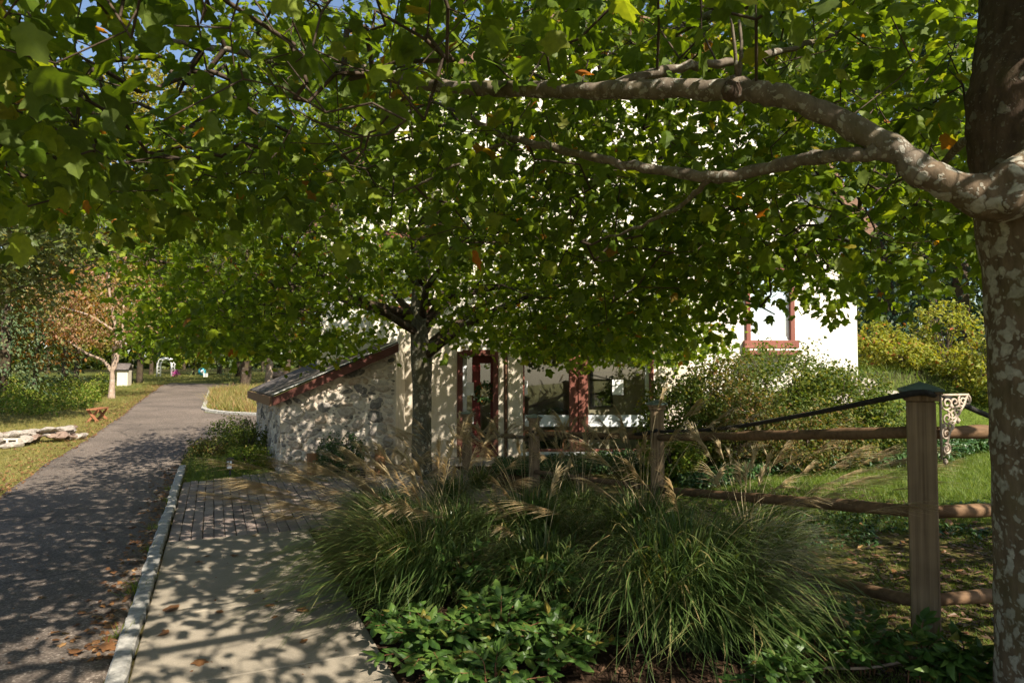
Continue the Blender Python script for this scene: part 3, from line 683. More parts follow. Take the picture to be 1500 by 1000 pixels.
BF = [(0, 3, 2, 1), (4, 5, 6, 7), (0, 1, 5, 4), (1, 2, 6, 5), (2, 3, 7, 6), (3, 0, 4, 7)]
mb = MB(); mb.add(rk(Ae, Be, .0, .035, -.085, .055), BF); mb.build('rake_board', MAT['darkred'], lr, 0, HO)
mb = MB(); mb.add(rk(Ae, Be, -.02, .055, .09, .102), BF); mb.build('flashing', MAT['flash'], lr, 0, HO)
mb = MB(); e0, e1 = Ae - U * .004, Ce - U * .004
mb.add([rp(e0, -.09) - U * .04, rp(e1, -.09) - U * .04, rp(e1, -.09), rp(e0, -.09), rp(e0, .056) - U * .04, rp(e1, .056) - U * .04, rp(e1, .056), rp(e0, .056)], BF); mb.build('eave_board', MAT['brown'], lr, 0, HO)

# paper notices on the glass, wreath on the door
def notice(px0, px1, py0, py1, y, label):
    a = P(px0, py1, y); b = P(px1, py0, y); mb = MB(); mb.box(a.x, b.x, y - .002, y, a.z, b.z)
    o = mb.build('paper_notice', MAT['paper'], None, 0, ((a.x + b.x) / 2, y, (a.z + b.z) / 2)); o.location = ((a.x + b.x) / 2, y, (a.z + b.z) / 2)
    return tag(o, label, 'notice', 'white notices on the glass')
notice(897, 913, 556, 578, yw + .024, 'blank white sheet of paper taped to the right shop window pane')
nt_ = notice(765, 773, 558, 578, yw + .024, 'narrow white notice with a dark spot in the corner of the left shop window')
mb = MB(); mb.tube([(0, -.0035, .02), (0, -.002, .02)], .013, 8); mb.build('print', MAT['black'], nt_)
notice(683, 694, 560, 579, yd - .006, 'white notice on the upper glass of the sidelight beside the maroon door')
notice(684, 694, 606, 620, yd - .006, 'white notice on the lower glass of the sidelight beside the maroon door')
wr = empty('wreath', ((D0 + D1) / 2 + .05, yd - .05, 1.28), 'autumn wreath of dark green and orange leaves hanging on the maroon door', 'wreath')
an = RNG.uniform(0, 2 * np.pi, 260); rr_ = .15 + RNG.normal(0, .03, 260)
ps = np.stack([np.cos(an) * rr_, RNG.normal(0, .02, 260), np.sin(an) * rr_], 1)
leaves('foliage', ps[:200], RNG.uniform(.05, .09, 200), T_OVAL2, MAT['ivy'], wr); leaves('foliage', ps[200:], RNG.uniform(.05, .07, 60), T_OVAL2, MAT['orange'], wr)

# ------------------------------------------------------------------ fence of timber posts and round rails, with ropes
POSTS = [(Vector((4.6, 4.45, 0)), 1.62, .3), (Vector((2.19, 3.67, 0)), 1.53, R(-27)), (Vector((1.46, 6.9, 0)), 1.29, R(-10)), (Vector((.31, 9.6, 0)), .97, R(10)), (Vector((-.72, 11.0, 0)), .93, R(20))]
fence = empty('fence', (2.19, 3.67, h(2.19, 3.67)), 'rustic timber fence of square capped posts and round rails behind the tall grasses', 'fence')
FO = Vector(fence.location)
PLAB = [None, 'tall near post with white iron scroll bracket', None, None, None]
for i, (p, zt, rz) in enumerate(POSTS):
    m = Matrix.Translation(p) @ Matrix.Rotation(rz, 4, 'Z'); hw = .066
    mb = MB(); z0 = h(p.x, p.y) - .15
    mb.box(-hw, hw, -hw, hw, z0, zt, m); post = mb.build('post', MAT['post'], fence, .008, FO)
    if PLAB[i]: post['label'] = PLAB[i]
    mb = MB(); mb.box(-hw - .014, hw + .014, -hw - .014, hw + .014, zt, zt + .035, m); mb.box(-hw - .03, hw + .03, -hw - .03, hw + .03, zt + .035, zt + .05, m); mb.build('cap_moulding', MAT['post'], post, .004, FO)
    q = hw + .038; b_ = zt + .051
    mb = MB(); mb.add([m @ Vector(v) for v in ((-q, -q, b_), (q, -q, b_), (q, q, b_), (-q, q, b_), (-q, -q, b_ + .012), (q, -q, b_ + .012), (q, q, b_ + .012), (-q, q, b_ + .012), (0, 0, b_ + .052))],
              [(0, 3, 2, 1), (0, 1, 5, 4), (1, 2, 6, 5), (2, 3, 7, 6), (3, 0, 4, 7), (4, 5, 8), (5, 6, 8), (6, 7, 8), (7, 4, 8)]); mb.build('cap', MAT['copper'], post, 0, FO)
def rail(a, b, r=.034, knots=3):
    a, b = Vector(a), Vector(b); n = 14; pts = []; rad = []
    for i in range(n):
        t = i / (n - 1); q = a.lerp(b, t) + Vector((0, 0, random.uniform(-.0015, .0015))); pts.append(q)
        rad.append(r * (1 + (.14 if i % 4 == 2 else 0) + random.uniform(-.05, .05)))
    mb = MB(); mb.tube(pts, rad, 10); mb.build('rail', MAT['rail'], fence, 0, FO)
def onpost(i, toward, z):
    p = POSTS[i][0]; d = (POSTS[toward][0] - p).normalized(); q = p + d * .05; return (q.x, q.y, z)
zr = lambda py, d: P(0, py, d).z
rail(onpost(1, 2, zr(634, 3.67)), onpost(2, 1, zr(640, 6.9))); rail(onpost(1, 2, zr(751, 3.67)), onpost(2, 1, zr(716, 6.9))); rail(onpost(1, 2, zr(885, 3.67)), onpost(2, 1, zr(795, 6.9)))
rail(onpost(1, 0, zr(634, 3.67)), onpost(0, 1, zr(627, 4.45))); rail(onpost(1, 0, zr(751, 3.67)), onpost(0, 1, zr(732, 4.45))); rail(onpost(1, 0, zr(880, 3.67)), onpost(0, 1, zr(845, 4.45)))
rail(onpost(2, 3, zr(640, 6.9)), onpost(3, 2, zr(634, 9.6)), .03); rail(onpost(2, 3, zr(716, 6.9)), onpost(3, 2, zr(690, 9.6)), .03)
# iron scroll bracket on the tall post
def spiral(c, r0, r1, a0, turns, u, v, n=26):
    return [Vector(c) + (Vector(u) * math.cos(a0 + turns * 2 * math.pi * i / n) + Vector(v) * math.sin(a0 + turns * 2 * math.pi * i / n)) * (r0 + (r1 - r0) * i / n) for i in range(n + 1)]
p1 = POSTS[1][0]; pdir = (POSTS[0][0] - p1).normalized(); U3 = (pdir.x, pdir.y, 0); V3 = (0, 0, 1)
bo = p1 + Vector((.075, -.05, 0)) + Vector((0, 0, zr(578, 3.67)))
bb = lambda u, z: bo + pdir * u + Vector((0, 0, z))
mb = MB(); br_ = .0065
mb.tube([bb(0, 0), bb(0, -.34)], br_, 6); mb.tube([bb(0, 0), bb(.20, 0)], br_, 6)
for c, r0, r1, a0, tn in (((.045, -.045), .042, .008, 2.4, 1.5), ((.10, -.04), .036, .006, .6, -1.4), ((.155, -.035), .033, .008, 2.2, 1.4), ((.045, -.125), .040, .006, 1.5, -1.5), ((.085, -.10), .03, .006, 3.0, 1.3),
                          ((.12, -.09), .03, .006, 1.0, 1.3), ((.035, -.205), .034, .007, 1.5, 1.4), ((.035, -.285), .032, .007, 2.0, -1.6), ((.075, -.165), .03, .006, .5, 1.3), ((.19, -.03), .026, .006, 1.2, -1.3)):
    mb.tube(spiral(bb(*c), r0, r1, a0, tn, U3, V3), br_ * .85, 5)
mb.tube([bb(.19, -.005), bb(.16, -.06), bb(.11, -.12), bb(.06, -.2), bb(.02, -.32)], br_, 6)
for c in ((.12, -.135), (.075, -.06), (.02, -.165), (.025, -.35)): mb.tube([bb(c[0], c[1] + .016), bb(*c), bb(c[0], c[1] - .018)], [.004, .014, .003], 6)
brk = mb.build('scroll_bracket', MAT['iron'], fence, 0, FO)
def rope(label, pts, r, mat):
    A_ = smooth_path([(*p, r) for p in pts], 6); mb = MB(); c = Vector(pts[0]); mb.tube([q[:3] for q in A_], r, 8)
    o = mb.build('rope', mat, None, 0, c); o.location = c; return tag(o, label, 'rope', 'ropes strung along the fence')
rope('taut black rope over the tall bracketed post down to the mossy capped middle post', [P(968, 632, 6.75), P(1060, 627, 5.85), P(1180, 607, 4.75), P(1300, 583, 3.72), P(1345, 575, 3.54), P(1368, 578, 3.58), P(1400, 588, 3.85), P(1452, 610, 4.1), P(1500, 622, 4.3)], .0165, MAT['rope'])
rope('black rope lying along the far top rail in front of the shop windows', [P(780, 632, 9.5), P(830, 640, 8.9), P(890, 641, 8.0), P(945, 634, 7.0), P(962, 630, 6.8)], .018, MAT['rope'])
rope('slack thick grey rope drooping between the two far posts by the door', [P(684, 617, 10.9), P(690, 634, 10.85), P(704, 646, 10.7), P(722, 643, 10.4), P(738, 637, 10.1), P(772, 641, 9.6)], .021, MAT['oldrope'])
rope('thin dark rope running straighter above the slack grey one', [P(686, 616, 10.92), P(702, 630, 10.75), P(724, 637, 10.4), P(750, 641, 10.0), P(774, 640, 9.55)], .013, MAT['rope'])

# ------------------------------------------------------------------ maples
def wood(limbs, name, mat, parent, off, sides=12, rough=.03):
    mb = MB()
    for L in limbs: mb.tube([q[:3] for q in L], [q[3] for q in L], sides, True, rough)
    return mb.build(name, mat, parent, 0, off)
def pt(px, py, d, r): p = P(px, py, d); return (p.x, p.y, p.z, r)
def spray(N, tipdir, hasc, per, sp=(.16, .16, .09)):
    ends = np.where(~hasc)[0]; c = np.repeat(N[ends], per, 0)
    o_ = RNG.normal(0, 1, c.shape) * np.array(sp); o_[:, 2] -= .05
    return c + o_, unit(o_ + 1e-6)
def snoise(x, y, s=1.0, ph=0.0):
    return (np.sin(x * 1.7 * s + ph) * np.cos(y * 1.3 * s - ph) + np.sin(x * .6 * s - y * .9 * s + 2 * ph) + .6 * np.sin(x * 3.1 * s + y * 2.3 * s)) / 2.6

# the big maple in whose shade the picture is taken
TB = Vector((2.40, 3.0, h(2.4, 3.0)))
big = empty('maple_tree', TB, 'large maple with lichen patched trunk and long limbs overhanging the whole view', 'tree')
trunk = smooth_path([(2.44, 3.02, -.15, .33), (2.42, 3.0, .3, .285), (2.41, 3.0, .9, .268), (2.40, 3.0, 1.6, .262), (2.39, 3.0, 2.1, .262), (2.38, 2.99, 2.40, .29), (2.37, 3.0, 2.55, .25)], 6)
stem = smooth_path([(2.42, 3.06, 2.25, .2), (2.40, 3.07, 2.5, .245), (2.38, 3.09, 2.75, .245), (2.36, 3.10, 2.95, .228), (2.39, 3.12, 3.2, .200), (2.42, 3.14, 3.6, .185), (2.4, 3.2, 4.6, .14), (2.35, 3.3, 6.0, .08), (2.45, 3.2, 7.6, .03)], 6)
limb1 = smooth_path([pt(1520, 290, 3.02, .13), pt(1470, 285, 2.86, .10), pt(1420, 280, 2.80, .083), pt(1370, 262, 2.84, .072), pt(1310, 222, 2.92, .066), pt(1240, 180, 3.0, .060), pt(1160, 147, 3.1, .055), pt(1110, 134, 3.15, .056), pt(1080, 131, 3.2, .066), pt(1050, 132, 3.25, .056), pt(960, 131, 3.4, .052), pt(850, 134, 3.6, .050), pt(750, 130, 3.8, .048), pt(640, 124, 4.0, .046), pt(560, 112, 4.1, .042), pt(480, 98, 4.2, .037), pt(380, 84, 4.4, .028), pt(250, 60, 4.6, .015)], 5)
limb2 = smooth_path([pt(1300, 222, 2.93, .045), pt(1230, 228, 3.05, .036), pt(1170, 236, 3.3, .036), pt(1100, 252, 3.5, .036), pt(1040, 258, 3.6, .034), pt(960, 250, 3.8, .031), pt(880, 234, 4.0, .028), pt(800, 214, 4.2, .025), pt(740, 200, 4.4, .022), pt(690, 172, 4.5, .017), pt(630, 148, 4.7, .011)], 5)
limb3 = smooth_path([pt(870, 134, 3.58, .032), pt(930, 117, 3.6, .03), pt(985, 101, 3.62, .028), pt(1050, 92, 3.65, .027), pt(1130, 79, 3.75, .022), pt(1210, 55, 3.9, .015), pt(1270, 20, 4.1, .010)], 5)
limb4 = smooth_path([pt(742, 204, 4.4, .016), pt(690, 232, 4.5, .013), pt(630, 262, 4.6, .010), pt(575, 288, 4.7, .006)], 5)
limb5 = smooth_path([pt(1040, 262, 3.6, .02), pt(1000, 300, 3.9, .016), pt(940, 330, 4.3, .012), pt(880, 352, 4.8, .007)], 5)
limb6 = smooth_path([pt(1470, 260, 3.0, .05), pt(1420, 205, 3.4, .03), pt(1380, 240, 4.0, .022), pt(1330, 260, 4.8, .016), pt(1260, 290, 5.8, .010)], 5)
limb7 = smooth_path([(2.4, 3.0, 3.2, .09), (1.6, 1.9, 3.7, .07), (.4, .6, 4.2, .05), (-1.2, -.6, 4.8, .03), (-2.5, -1.2, 5.0, .015)], 5)
limb8 = smooth_path([(2.4, 3.1, 3.5, .09), (1.9, 4.4, 4.2, .06), (1.3, 5.9, 4.6, .04), (.6, 7.4, 4.7, .02)], 5)
limb9 = smooth_path([(2.4, 3.0, 3.3, .10), (3.6, 2.2, 4.0, .07), (5.0, 1.2, 4.6, .04), (6.6, .4, 4.8, .02)], 5)
limb10 = smooth_path([(2.4, 3.1, 3.0, .09), (3.4, 4.4, 3.6, .06), (4.6, 5.8, 4.0, .04), (5.6, 7.0, 4.0, .02)], 5)
limb11 = smooth_path([(2.4, 3.1, 4.0, .08), (1.0, 3.2, 5.0, .06), (-.8, 3.4, 5.8, .04), (-2.6, 3.6, 6.2, .02)], 5)
limb12 = smooth_path([(2.45, 3.1, 4.5, .08), (3.2, 2.0, 5.6, .05), (3.8, .8, 6.2, .02)], 5)
def jitter(L, sc_=1.0):
    L2 = L.copy(); kk = np.arange(len(L)); L2[:, 3] *= sc_ * (1 + .09 * np.sin(kk * 1.7 + len(L)) + .06 * RNG.normal(0, 1, len(L))); L2[:, :3] += RNG.normal(0, .006, (len(L), 3)); return L2
limb1 = jitter(limb1, .9); NJ = 17
# trunk, branch collar and the root of the first limb grow together as one skin
collar = smooth_path([pt(1640, 200, 3.0, .12), pt(1560, 236, 2.90, .13), pt(1500, 268, 2.83, .125), pt(1462, 290, 2.80, .105), pt(1425, 284, 2.80, .085)], 4)
swirl = smooth_path([pt(1450, 262, 2.74, .025), pt(1472, 250, 2.72, .04), pt(1492, 262, 2.70, .045), pt(1490, 290, 2.69, .04), pt(1468, 306, 2.71, .035)], 4)
mb = MB()
for L, sd_, rg in ((trunk, 24, .02), (limb1[:NJ + 1], 14, .03), (collar, 16, .05), (swirl, 10, .1)): mb.tube([q[:3] for q in L], [q[3] for q in L], sd_, True, rg)
tk = mb.build('trunk', MAT['bark'], big, 0, TB)
rm = tk.modifiers.new('skin', 'REMESH'); rm.mode = 'VOXEL'; rm.voxel_size = .016; rm.use_smooth_shade = True
sm_ = tk.modifiers.new('ease', 'SMOOTH'); sm_.factor = .5; sm_.iterations = 5
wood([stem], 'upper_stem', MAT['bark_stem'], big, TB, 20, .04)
BIG = [limb1, limb2, limb3, limb4, limb5, limb6, limb7, limb8, limb9, limb10, limb11, limb12]
for k, L in enumerate(BIG): wood([L[NJ - 1:] if k == 0 else jitter(L, .88)], 'limb', MAT['bark_limb'], big, TB, 14, .05)
knot = smooth_path([pt(1068, 140, 3.12, .03), pt(1072, 132, 3.06, .05), pt(1078, 128, 3.04, .03)], 3); wood([knot], 'knot', MAT['bark_stem'], big, TB, 10, .1)
for a0, a1, a2 in (((1080, 118, 3.2), (1076, 70, 3.15), (1068, 0, 3.1)), ((1082, 118, 3.2), (1086, 60, 3.2), (1075, -10, 3.2))): wood([smooth_path([pt(*a0, .011), pt(*a1, .008), pt(*a2, .006)], 3)], 'shoot', MAT['bark_limb'], big, TB, 6, .05)
def big_clusters(n):
    out = []
    while len(out) < n:
        x, y = RNG.uniform(-5.0, 8.6), RNG.uniform(-4.2, 9.4)
        cx, cy = 1.7, 2.6; ang = math.atan2(y - cy, x - cx); Rr = 6.3 + .6 * math.sin(3 * ang + 1) + .4 * math.sin(5 * ang) - 1.7 * max(0, math.cos(ang - .15))
        r = math.hypot(x - cx, y - cy)
        if r > Rr: continue
        zb = 2.52 + .34 * float(snoise(np.array(x), np.array(y), 1.3)) - .42 * float(sstep(2.4, 5.2, r))
        if x < -.4: zb += .08
        if y < 1.2: zb += .35
        if x < -.9: zb = max(zb, 1.75 + .235 * y + .12 * math.sin(3 * x))
        if x < .4: zb = max(zb, 1.75 + .165 * y)
        if x > 1.5 and y > 4.5: zb = max(zb, 2.34 + .22 * math.sin(4 * x + 2 * y))
        zb += .42 * (1 - float(sstep(1.2, 3.0, math.hypot(x - 2.0, y - 3.0)))) + (.25 if y < 4.2 and -.5 < x else 0)
        zt = 3.2 + 5.2 * math.sqrt(max(0, 1 - (r / Rr) ** 2))
        z = zb + (abs(RNG.normal(0, .65)) if RNG.random() < .76 else RNG.uniform(0, 1) * max(.3, zt - zb))
        if z > zt + .4: continue
        if x * x + y * y + (z - EYE) ** 2 < 1.75 ** 2: continue
        if float(snoise(np.array(x * 1.1 + z), np.array(y * 1.1 - z), 1.0, 2.0)) < -.42: continue
        out.append((x, y, z))
    return np.array(out)
cl = big_clusters(3500)
extra = []
while len(extra) < 4050:                                      # heavier boughs: over the path, beyond the fence, and the sunny top of the crown
    k = len(extra)
    if k < 650: x, y = RNG.uniform(-4.4, -.3), RNG.uniform(1.9, 5.6); z = max(2.55, 1.8 + .245 * y) + abs(RNG.normal(0, .7))
    elif k < 1150: x, y = RNG.uniform(1.6, 4.8), RNG.uniform(4.6, 8.2); z = 2.55 + .3 * float(snoise(np.array(x), np.array(y), 1.4)) + abs(RNG.normal(0, .8))
    elif k < 2550: x, y, z = RNG.uniform(.0, 4.3), RNG.uniform(4.6, 9.0), RNG.uniform(2.7, 6.4)
    elif k < 2750: x, y, z = RNG.uniform(-3.2, .4), RNG.uniform(3.0, 7.2), RNG.uniform(3.7, 6.0)
    elif k < 3480: x, y, z = RNG.uniform(-4.8, .8), RNG.uniform(2.0, 5.6), RNG.uniform(3.3, 6.0)
    else:
        a = RNG.uniform(0, 6.283); r = 5.2 * math.sqrt(RNG.random()); x, y = 1.7 + r * math.cos(a), 2.2 + r * math.sin(a); z = 4.0 + 4.0 * math.sqrt(1 - (r / 6.4) ** 2) * RNG.uniform(.5, 1.05)
    if 1150 <= k < 2550 and x > 1.5: z = max(z, 1.75 + .125 * y)
    if k >= 3700: x, y, z = RNG.uniform(.2, 2.8), RNG.uniform(4.8, 8.2), RNG.uniform(3.3, 5.8)
    if (not 1150 <= k < 2550 and k < 3700 and float(snoise(np.array(x * 1.1 + z), np.array(y * 1.1 - z), 1.0, 2.0)) < -.42) or x * x + y * y + (z - EYE) ** 2 < 3.0: continue
    extra.append((x, y, z))
cl = np.vstack([cl, extra])
V, F, N, td, hc = grow(BIG + [stem[12:]], cl, 5, .0028, .42, .022, .2, .10)
np_mesh('twigs', V, F, MAT['twig'], big, True, TB)
pos, tip = spray(N, td, hc, 18, (.19, .19, .11))
keep = (pos[:, 0] ** 2 + pos[:, 1] ** 2 + (pos[:, 2] - EYE) ** 2) > 1.45 ** 2
# the inner crown round the limbs is bare, as under any old maple
inner = (pos[:, 0] > -1.3) & (pos[:, 0] < 2.7) & (pos[:, 1] < 4.0) & (pos[:, 1] > .6) & (pos[:, 2] < 3.12 - .12 * np.clip(pos[:, 0] - 1, 0, 2)) & (RNG.random(len(pos)) < .93)
keep &= ~inner
pos, tip = pos[keep], tip[keep]
leaves('crown', pos, .045 + .09 * RNG.random(len(pos)) ** .7, T_MAPLE, MAT['maple'], big, .75, .55, TB, tip)

# the maple in front of the house
MB0 = G(617, 703); MB0 = Vector((MB0.x, 10.55, 0))
mid = empty('maple_tree', MB0, 'smaller maple with forked grey trunk standing on the paving before the stone lean-to', 'tree')
mx, my = MB0.x, MB0.y
mtr = smooth_path([(mx, my, -.1, .20), (mx, my, .15, .165), (mx, my, .7, .15), (mx, my, 1.4, .148), (mx - .01, my, 1.85, .165), (mx - .05, my, 2.3, .13), (mx - .06, my + .03, 2.9, .105), (mx + .1, my + .1, 3.8, .085), (mx + .15, my + .1, 5.0, .05), (mx + .1, my, 6.4, .02)], 5)
ml = [mtr]
for a, el, ln, z0, r0 in ((10, 38, 2.6, 1.95, .085), (-35, 28, 3.4, 1.85, .075), (60, 30, 3.0, 2.2, .06), (130, 30, 3.2, 2.4, .065), (185, 18, 3.6, 2.35, .07), (235, 24, 3.4, 2.2, .065), (290, 26, 3.2, 2.5, .06), (20, 55, 3.2, 2.3, .07), (160, 50, 2.8, 2.9, .06), (270, 50, 3.0, 3.0, .06), (90, 50, 3.0, 3.1, .06), (330, 55, 2.6, 3.6, .05), (205, 12, 4.4, 2.5, .06), (350, 12, 4.0, 2.7, .06)):
    a, el = R(a), R(el); p = []
    for i in range(5):
        t = i / 4; e = el * (1.25 - .5 * t); rr2 = ln * t
        p.append((mx + math.cos(a + .25 * math.sin(3 * t + a)) * math.cos(el) * rr2, my + math.sin(a + .25 * math.sin(3 * t + a)) * math.cos(el) * rr2, z0 + math.sin(e) * rr2, r0 * (1 - .8 * t)))
    ml.append(smooth_path(p, 4))
wood([mtr], 'trunk', MAT['bark_mid'], mid, MB0, 14, .04)
for L in ml[1:]: wood([L], 'limb', MAT['bark_dark'], mid, MB0, 8, .06)
def mid_clusters(n):
    out = []
    while len(out) < n:
        a = RNG.uniform(0, 2 * math.pi); r = 4.75 * math.sqrt(RNG.random())
        x, y = mx + r * math.cos(a) * 1.02, my + r * math.sin(a) * .92
        Rr = 4.5 + .35 * math.sin(3 * a) + .3 * math.sin(7 * a + 1)
        if r > Rr: continue
        zb = 2.47 - .5 * float(sstep(.6, 3.2, r)) + .26 * float(snoise(np.array(x), np.array(y), 1.6, .5))
        if x < mx - 2.4: zb += .16
        zt = 3.0 + 3.9 * math.sqrt(max(0, 1 - (r / Rr) ** 2))
        z = zb + (abs(RNG.normal(0, .7)) if RNG.random() < .58 else RNG.random() * max(.3, zt - zb))
        if y > YF - .35 and (z < 4.6 or y > YF + .6) : continue
        if math.hypot(x - mx, y - my) < 1.6 and z < 2.95 and y < my + .6: continue
        if abs(x - mx - .1) < .55 and y < my and z < 2.85: continue
        if float(snoise(np.array(x * 1.2 + z), np.array(y * 1.2 - z), 1.0, 1.0)) < -.22: continue
        out.append((x, y, z))
    return np.array(out)
cl = mid_clusters(3500)
V, F, N, td, hc = grow(ml, cl, 4, .0026, .42, .02, .25, .08)
np_mesh('twigs', V, F, MAT['twig'], mid, True, MB0)
pos, tip = spray(N, td, hc, 20, (.18, .18, .10)); pos = pos[pos[:, 1] < YF + 3]; tip = tip[:len(pos)]
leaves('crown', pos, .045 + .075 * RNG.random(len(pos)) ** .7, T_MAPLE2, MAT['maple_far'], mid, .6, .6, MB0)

# ------------------------------------------------------------------ other trees
def broadleaf(name, label, base, ht, rad, mat, bark=None, cbase=.25, n=3600, size=.2, tr=None, T=T_CLUMP, cat='tree', group=None, nl=7, flat=1.0, trunk_r=None):
    b = Vector((base[0], base[1], h(base[0], base[1]))); e = empty(name, b, label, cat, group)
    tr_ = trunk_r or ht * (.016 if ht < 14 else .009); zc = ht * cbase
    t = smooth_path([(0, 0, -.2, tr_ * 1.3), (0, 0, .3, tr_), (ht * .01, 0, ht * .35, tr_ * .75), (-ht * .01, ht * .01, ht * .65, tr_ * .4), (0, 0, ht * .95, tr_ * .1)], 4)
    wl2 = [t]
    for k in range(nl):
        a = 2.4 * k + random.random(); z0 = zc * .8 + (ht * .6 - zc * .8) * k / nl; ln = rad * (.95 - .35 * k / nl)
        wl2.append(smooth_path([(0, 0, z0, tr_ * .5), (math.cos(a) * ln * .4, math.sin(a) * ln * .4, z0 + ln * .25, tr_ * .3), (math.cos(a + .2) * ln * .9, math.sin(a + .2) * ln * .9, z0 + ln * .5, tr_ * .07)], 4))
    wood(wl2, 'trunk', MAT[bark or 'bark_dark'], e, None, 7, .05)
    nc = max(20, n // 30); u = unit(RNG.normal(size=(nc, 3))) * (RNG.uniform(.25, 1, (nc, 1)) ** .45)
    u = u[(snoise(u[:, 0] * 3, u[:, 1] * 3 + u[:, 2] * 2, 1, base[0]) > -.55)]
    c = np.stack([u[:, 0] * rad, u[:, 1] * rad, zc + (ht - zc) * (.5 + .5 * u[:, 2] * flat)], 1)
    c[:, :2] *= (1 - .35 * np.clip((c[:, 2:3] - zc) / (ht - zc) - .5, 0, 1) * 2)
    pos = np.repeat(c, 30, 0) + RNG.normal(0, 1, (len(c) * 30, 3)) * np.array([.11, .11, .075]) * rad
    leaves('crown', pos, RNG.uniform(.7, 1.3, len(pos)) * size, T, MAT[mat], e, .4, .8)
    return e
def conifer(label, base, ht, rad, mat='needle', n=6500, size=.17, group=None):
    b = Vector((base[0], base[1], h(base[0], base[1]))); e = empty('conifer_tree', b, label, 'conifer', group)
    wood([smooth_path([(0, 0, -.2, ht * .018), (0, 0, ht * .5, ht * .012), (0, 0, ht, .01)], 3)], 'trunk', MAT['bark_dark'], e, None, 7)
    nb = 130; k = np.arange(nb); zz = ht * (.06 + .92 * (k / nb)); an = k * 2.4 + RNG.uniform(-.3, .3, nb); ln = rad * (1.02 - zz / ht) * RNG.uniform(.75, 1.1, nb)
    m = n // nb; t = RNG.uniform(.15, 1, (nb, m)); sp = .10 * ln[:, None] + .05
    x = np.cos(an)[:, None] * ln[:, None] * t + RNG.normal(0, 1, (nb, m)) * sp; y = np.sin(an)[:, None] * ln[:, None] * t + RNG.normal(0, 1, (nb, m)) * sp
    z = zz[:, None] - .28 * ln[:, None] * t ** 1.5 + RNG.normal(0, .06, (nb, m))
    pos = np.stack([x, y, z], -1).reshape(-1, 3)
    out = np.stack([np.cos(an)[:, None] + 0 * t, np.sin(an)[:, None] + 0 * t, -.35 + 0 * t], -1).reshape(-1, 3)
    leaves('crown', pos, RNG.uniform(.6, 1.3, len(pos)) * size, T_OVAL2, MAT[mat], e, .5, .8, None, out)
    return e
def xy(px, d): return ((px - 750) / 1000 * d, d)
# third maple, trunk outside the frame on the left, its branches reach in
broadleaf('maple_tree', 'broad maple at the left edge with branches hanging over the lawn', (-13.9, 15.8), 8.0, 4.2, 'olive', 'bark_mid', .34, 24000, .13, T=T_MAPLE2, nl=10)
dg = G(163, 583)
dw = empty('dogwood_tree', dg, 'small forked dogwood with pale trunk and pink and russet autumn leaves', 'tree')
dl = [smooth_path([(0, 0, -.1, .15), (.02, 0, .4, .105), (.04, 0, 1.1, .085), (.12, .1, 2.0, .065), (-.05, .1, 3.2, .06), (-.2, 0, 4.4, .04), (-.1, 0, 5.6, .02)], 4), smooth_path([(.02, 0, .9, .08), (.2, 0, 1.5, .06), (.3, .1, 2.3, .05), (.4, 0, 3.6, .03)], 4), smooth_path([(0, 0, 1.0, .08), (-.35, 0, 1.45, .06), (-.9, -.1, 1.7, .05), (-1.6, -.2, 2.2, .03)], 4), smooth_path([(.05, 0, 1.8, .06), (.8, -.3, 2.4, .04), (1.6, -.2, 2.8, .02)], 4), smooth_path([(0, .1, 2.6, .05), (-1.0, .1, 3.2, .04), (-2.0, 0, 3.5, .02)], 4)]
wood(dl, 'trunk', MAT['bark_pale'], dw, None, 8, .05)
u = unit(RNG.normal(size=(150, 3))) * RNG.uniform(.3, 1, (150, 1)) ** .5
c = np.stack([u[:, 0] * 2.7 - .4, u[:, 1] * 2.0, 3.7 + u[:, 2] * 1.9], 1); c = c[c[:, 2] > 1.75 + .25 * np.abs(c[:, 0])]
pos = np.repeat(c, 26, 0) + RNG.normal(0, 1, (len(c) * 26, 3)) * np.array([.30, .30, .12])
leaves('crown', pos, RNG.uniform(.09, .17, len(pos)), T_OVAL, MAT['pink'], dw, .7, .5)
WOODS = 'trees of the wood beyond the lawn'
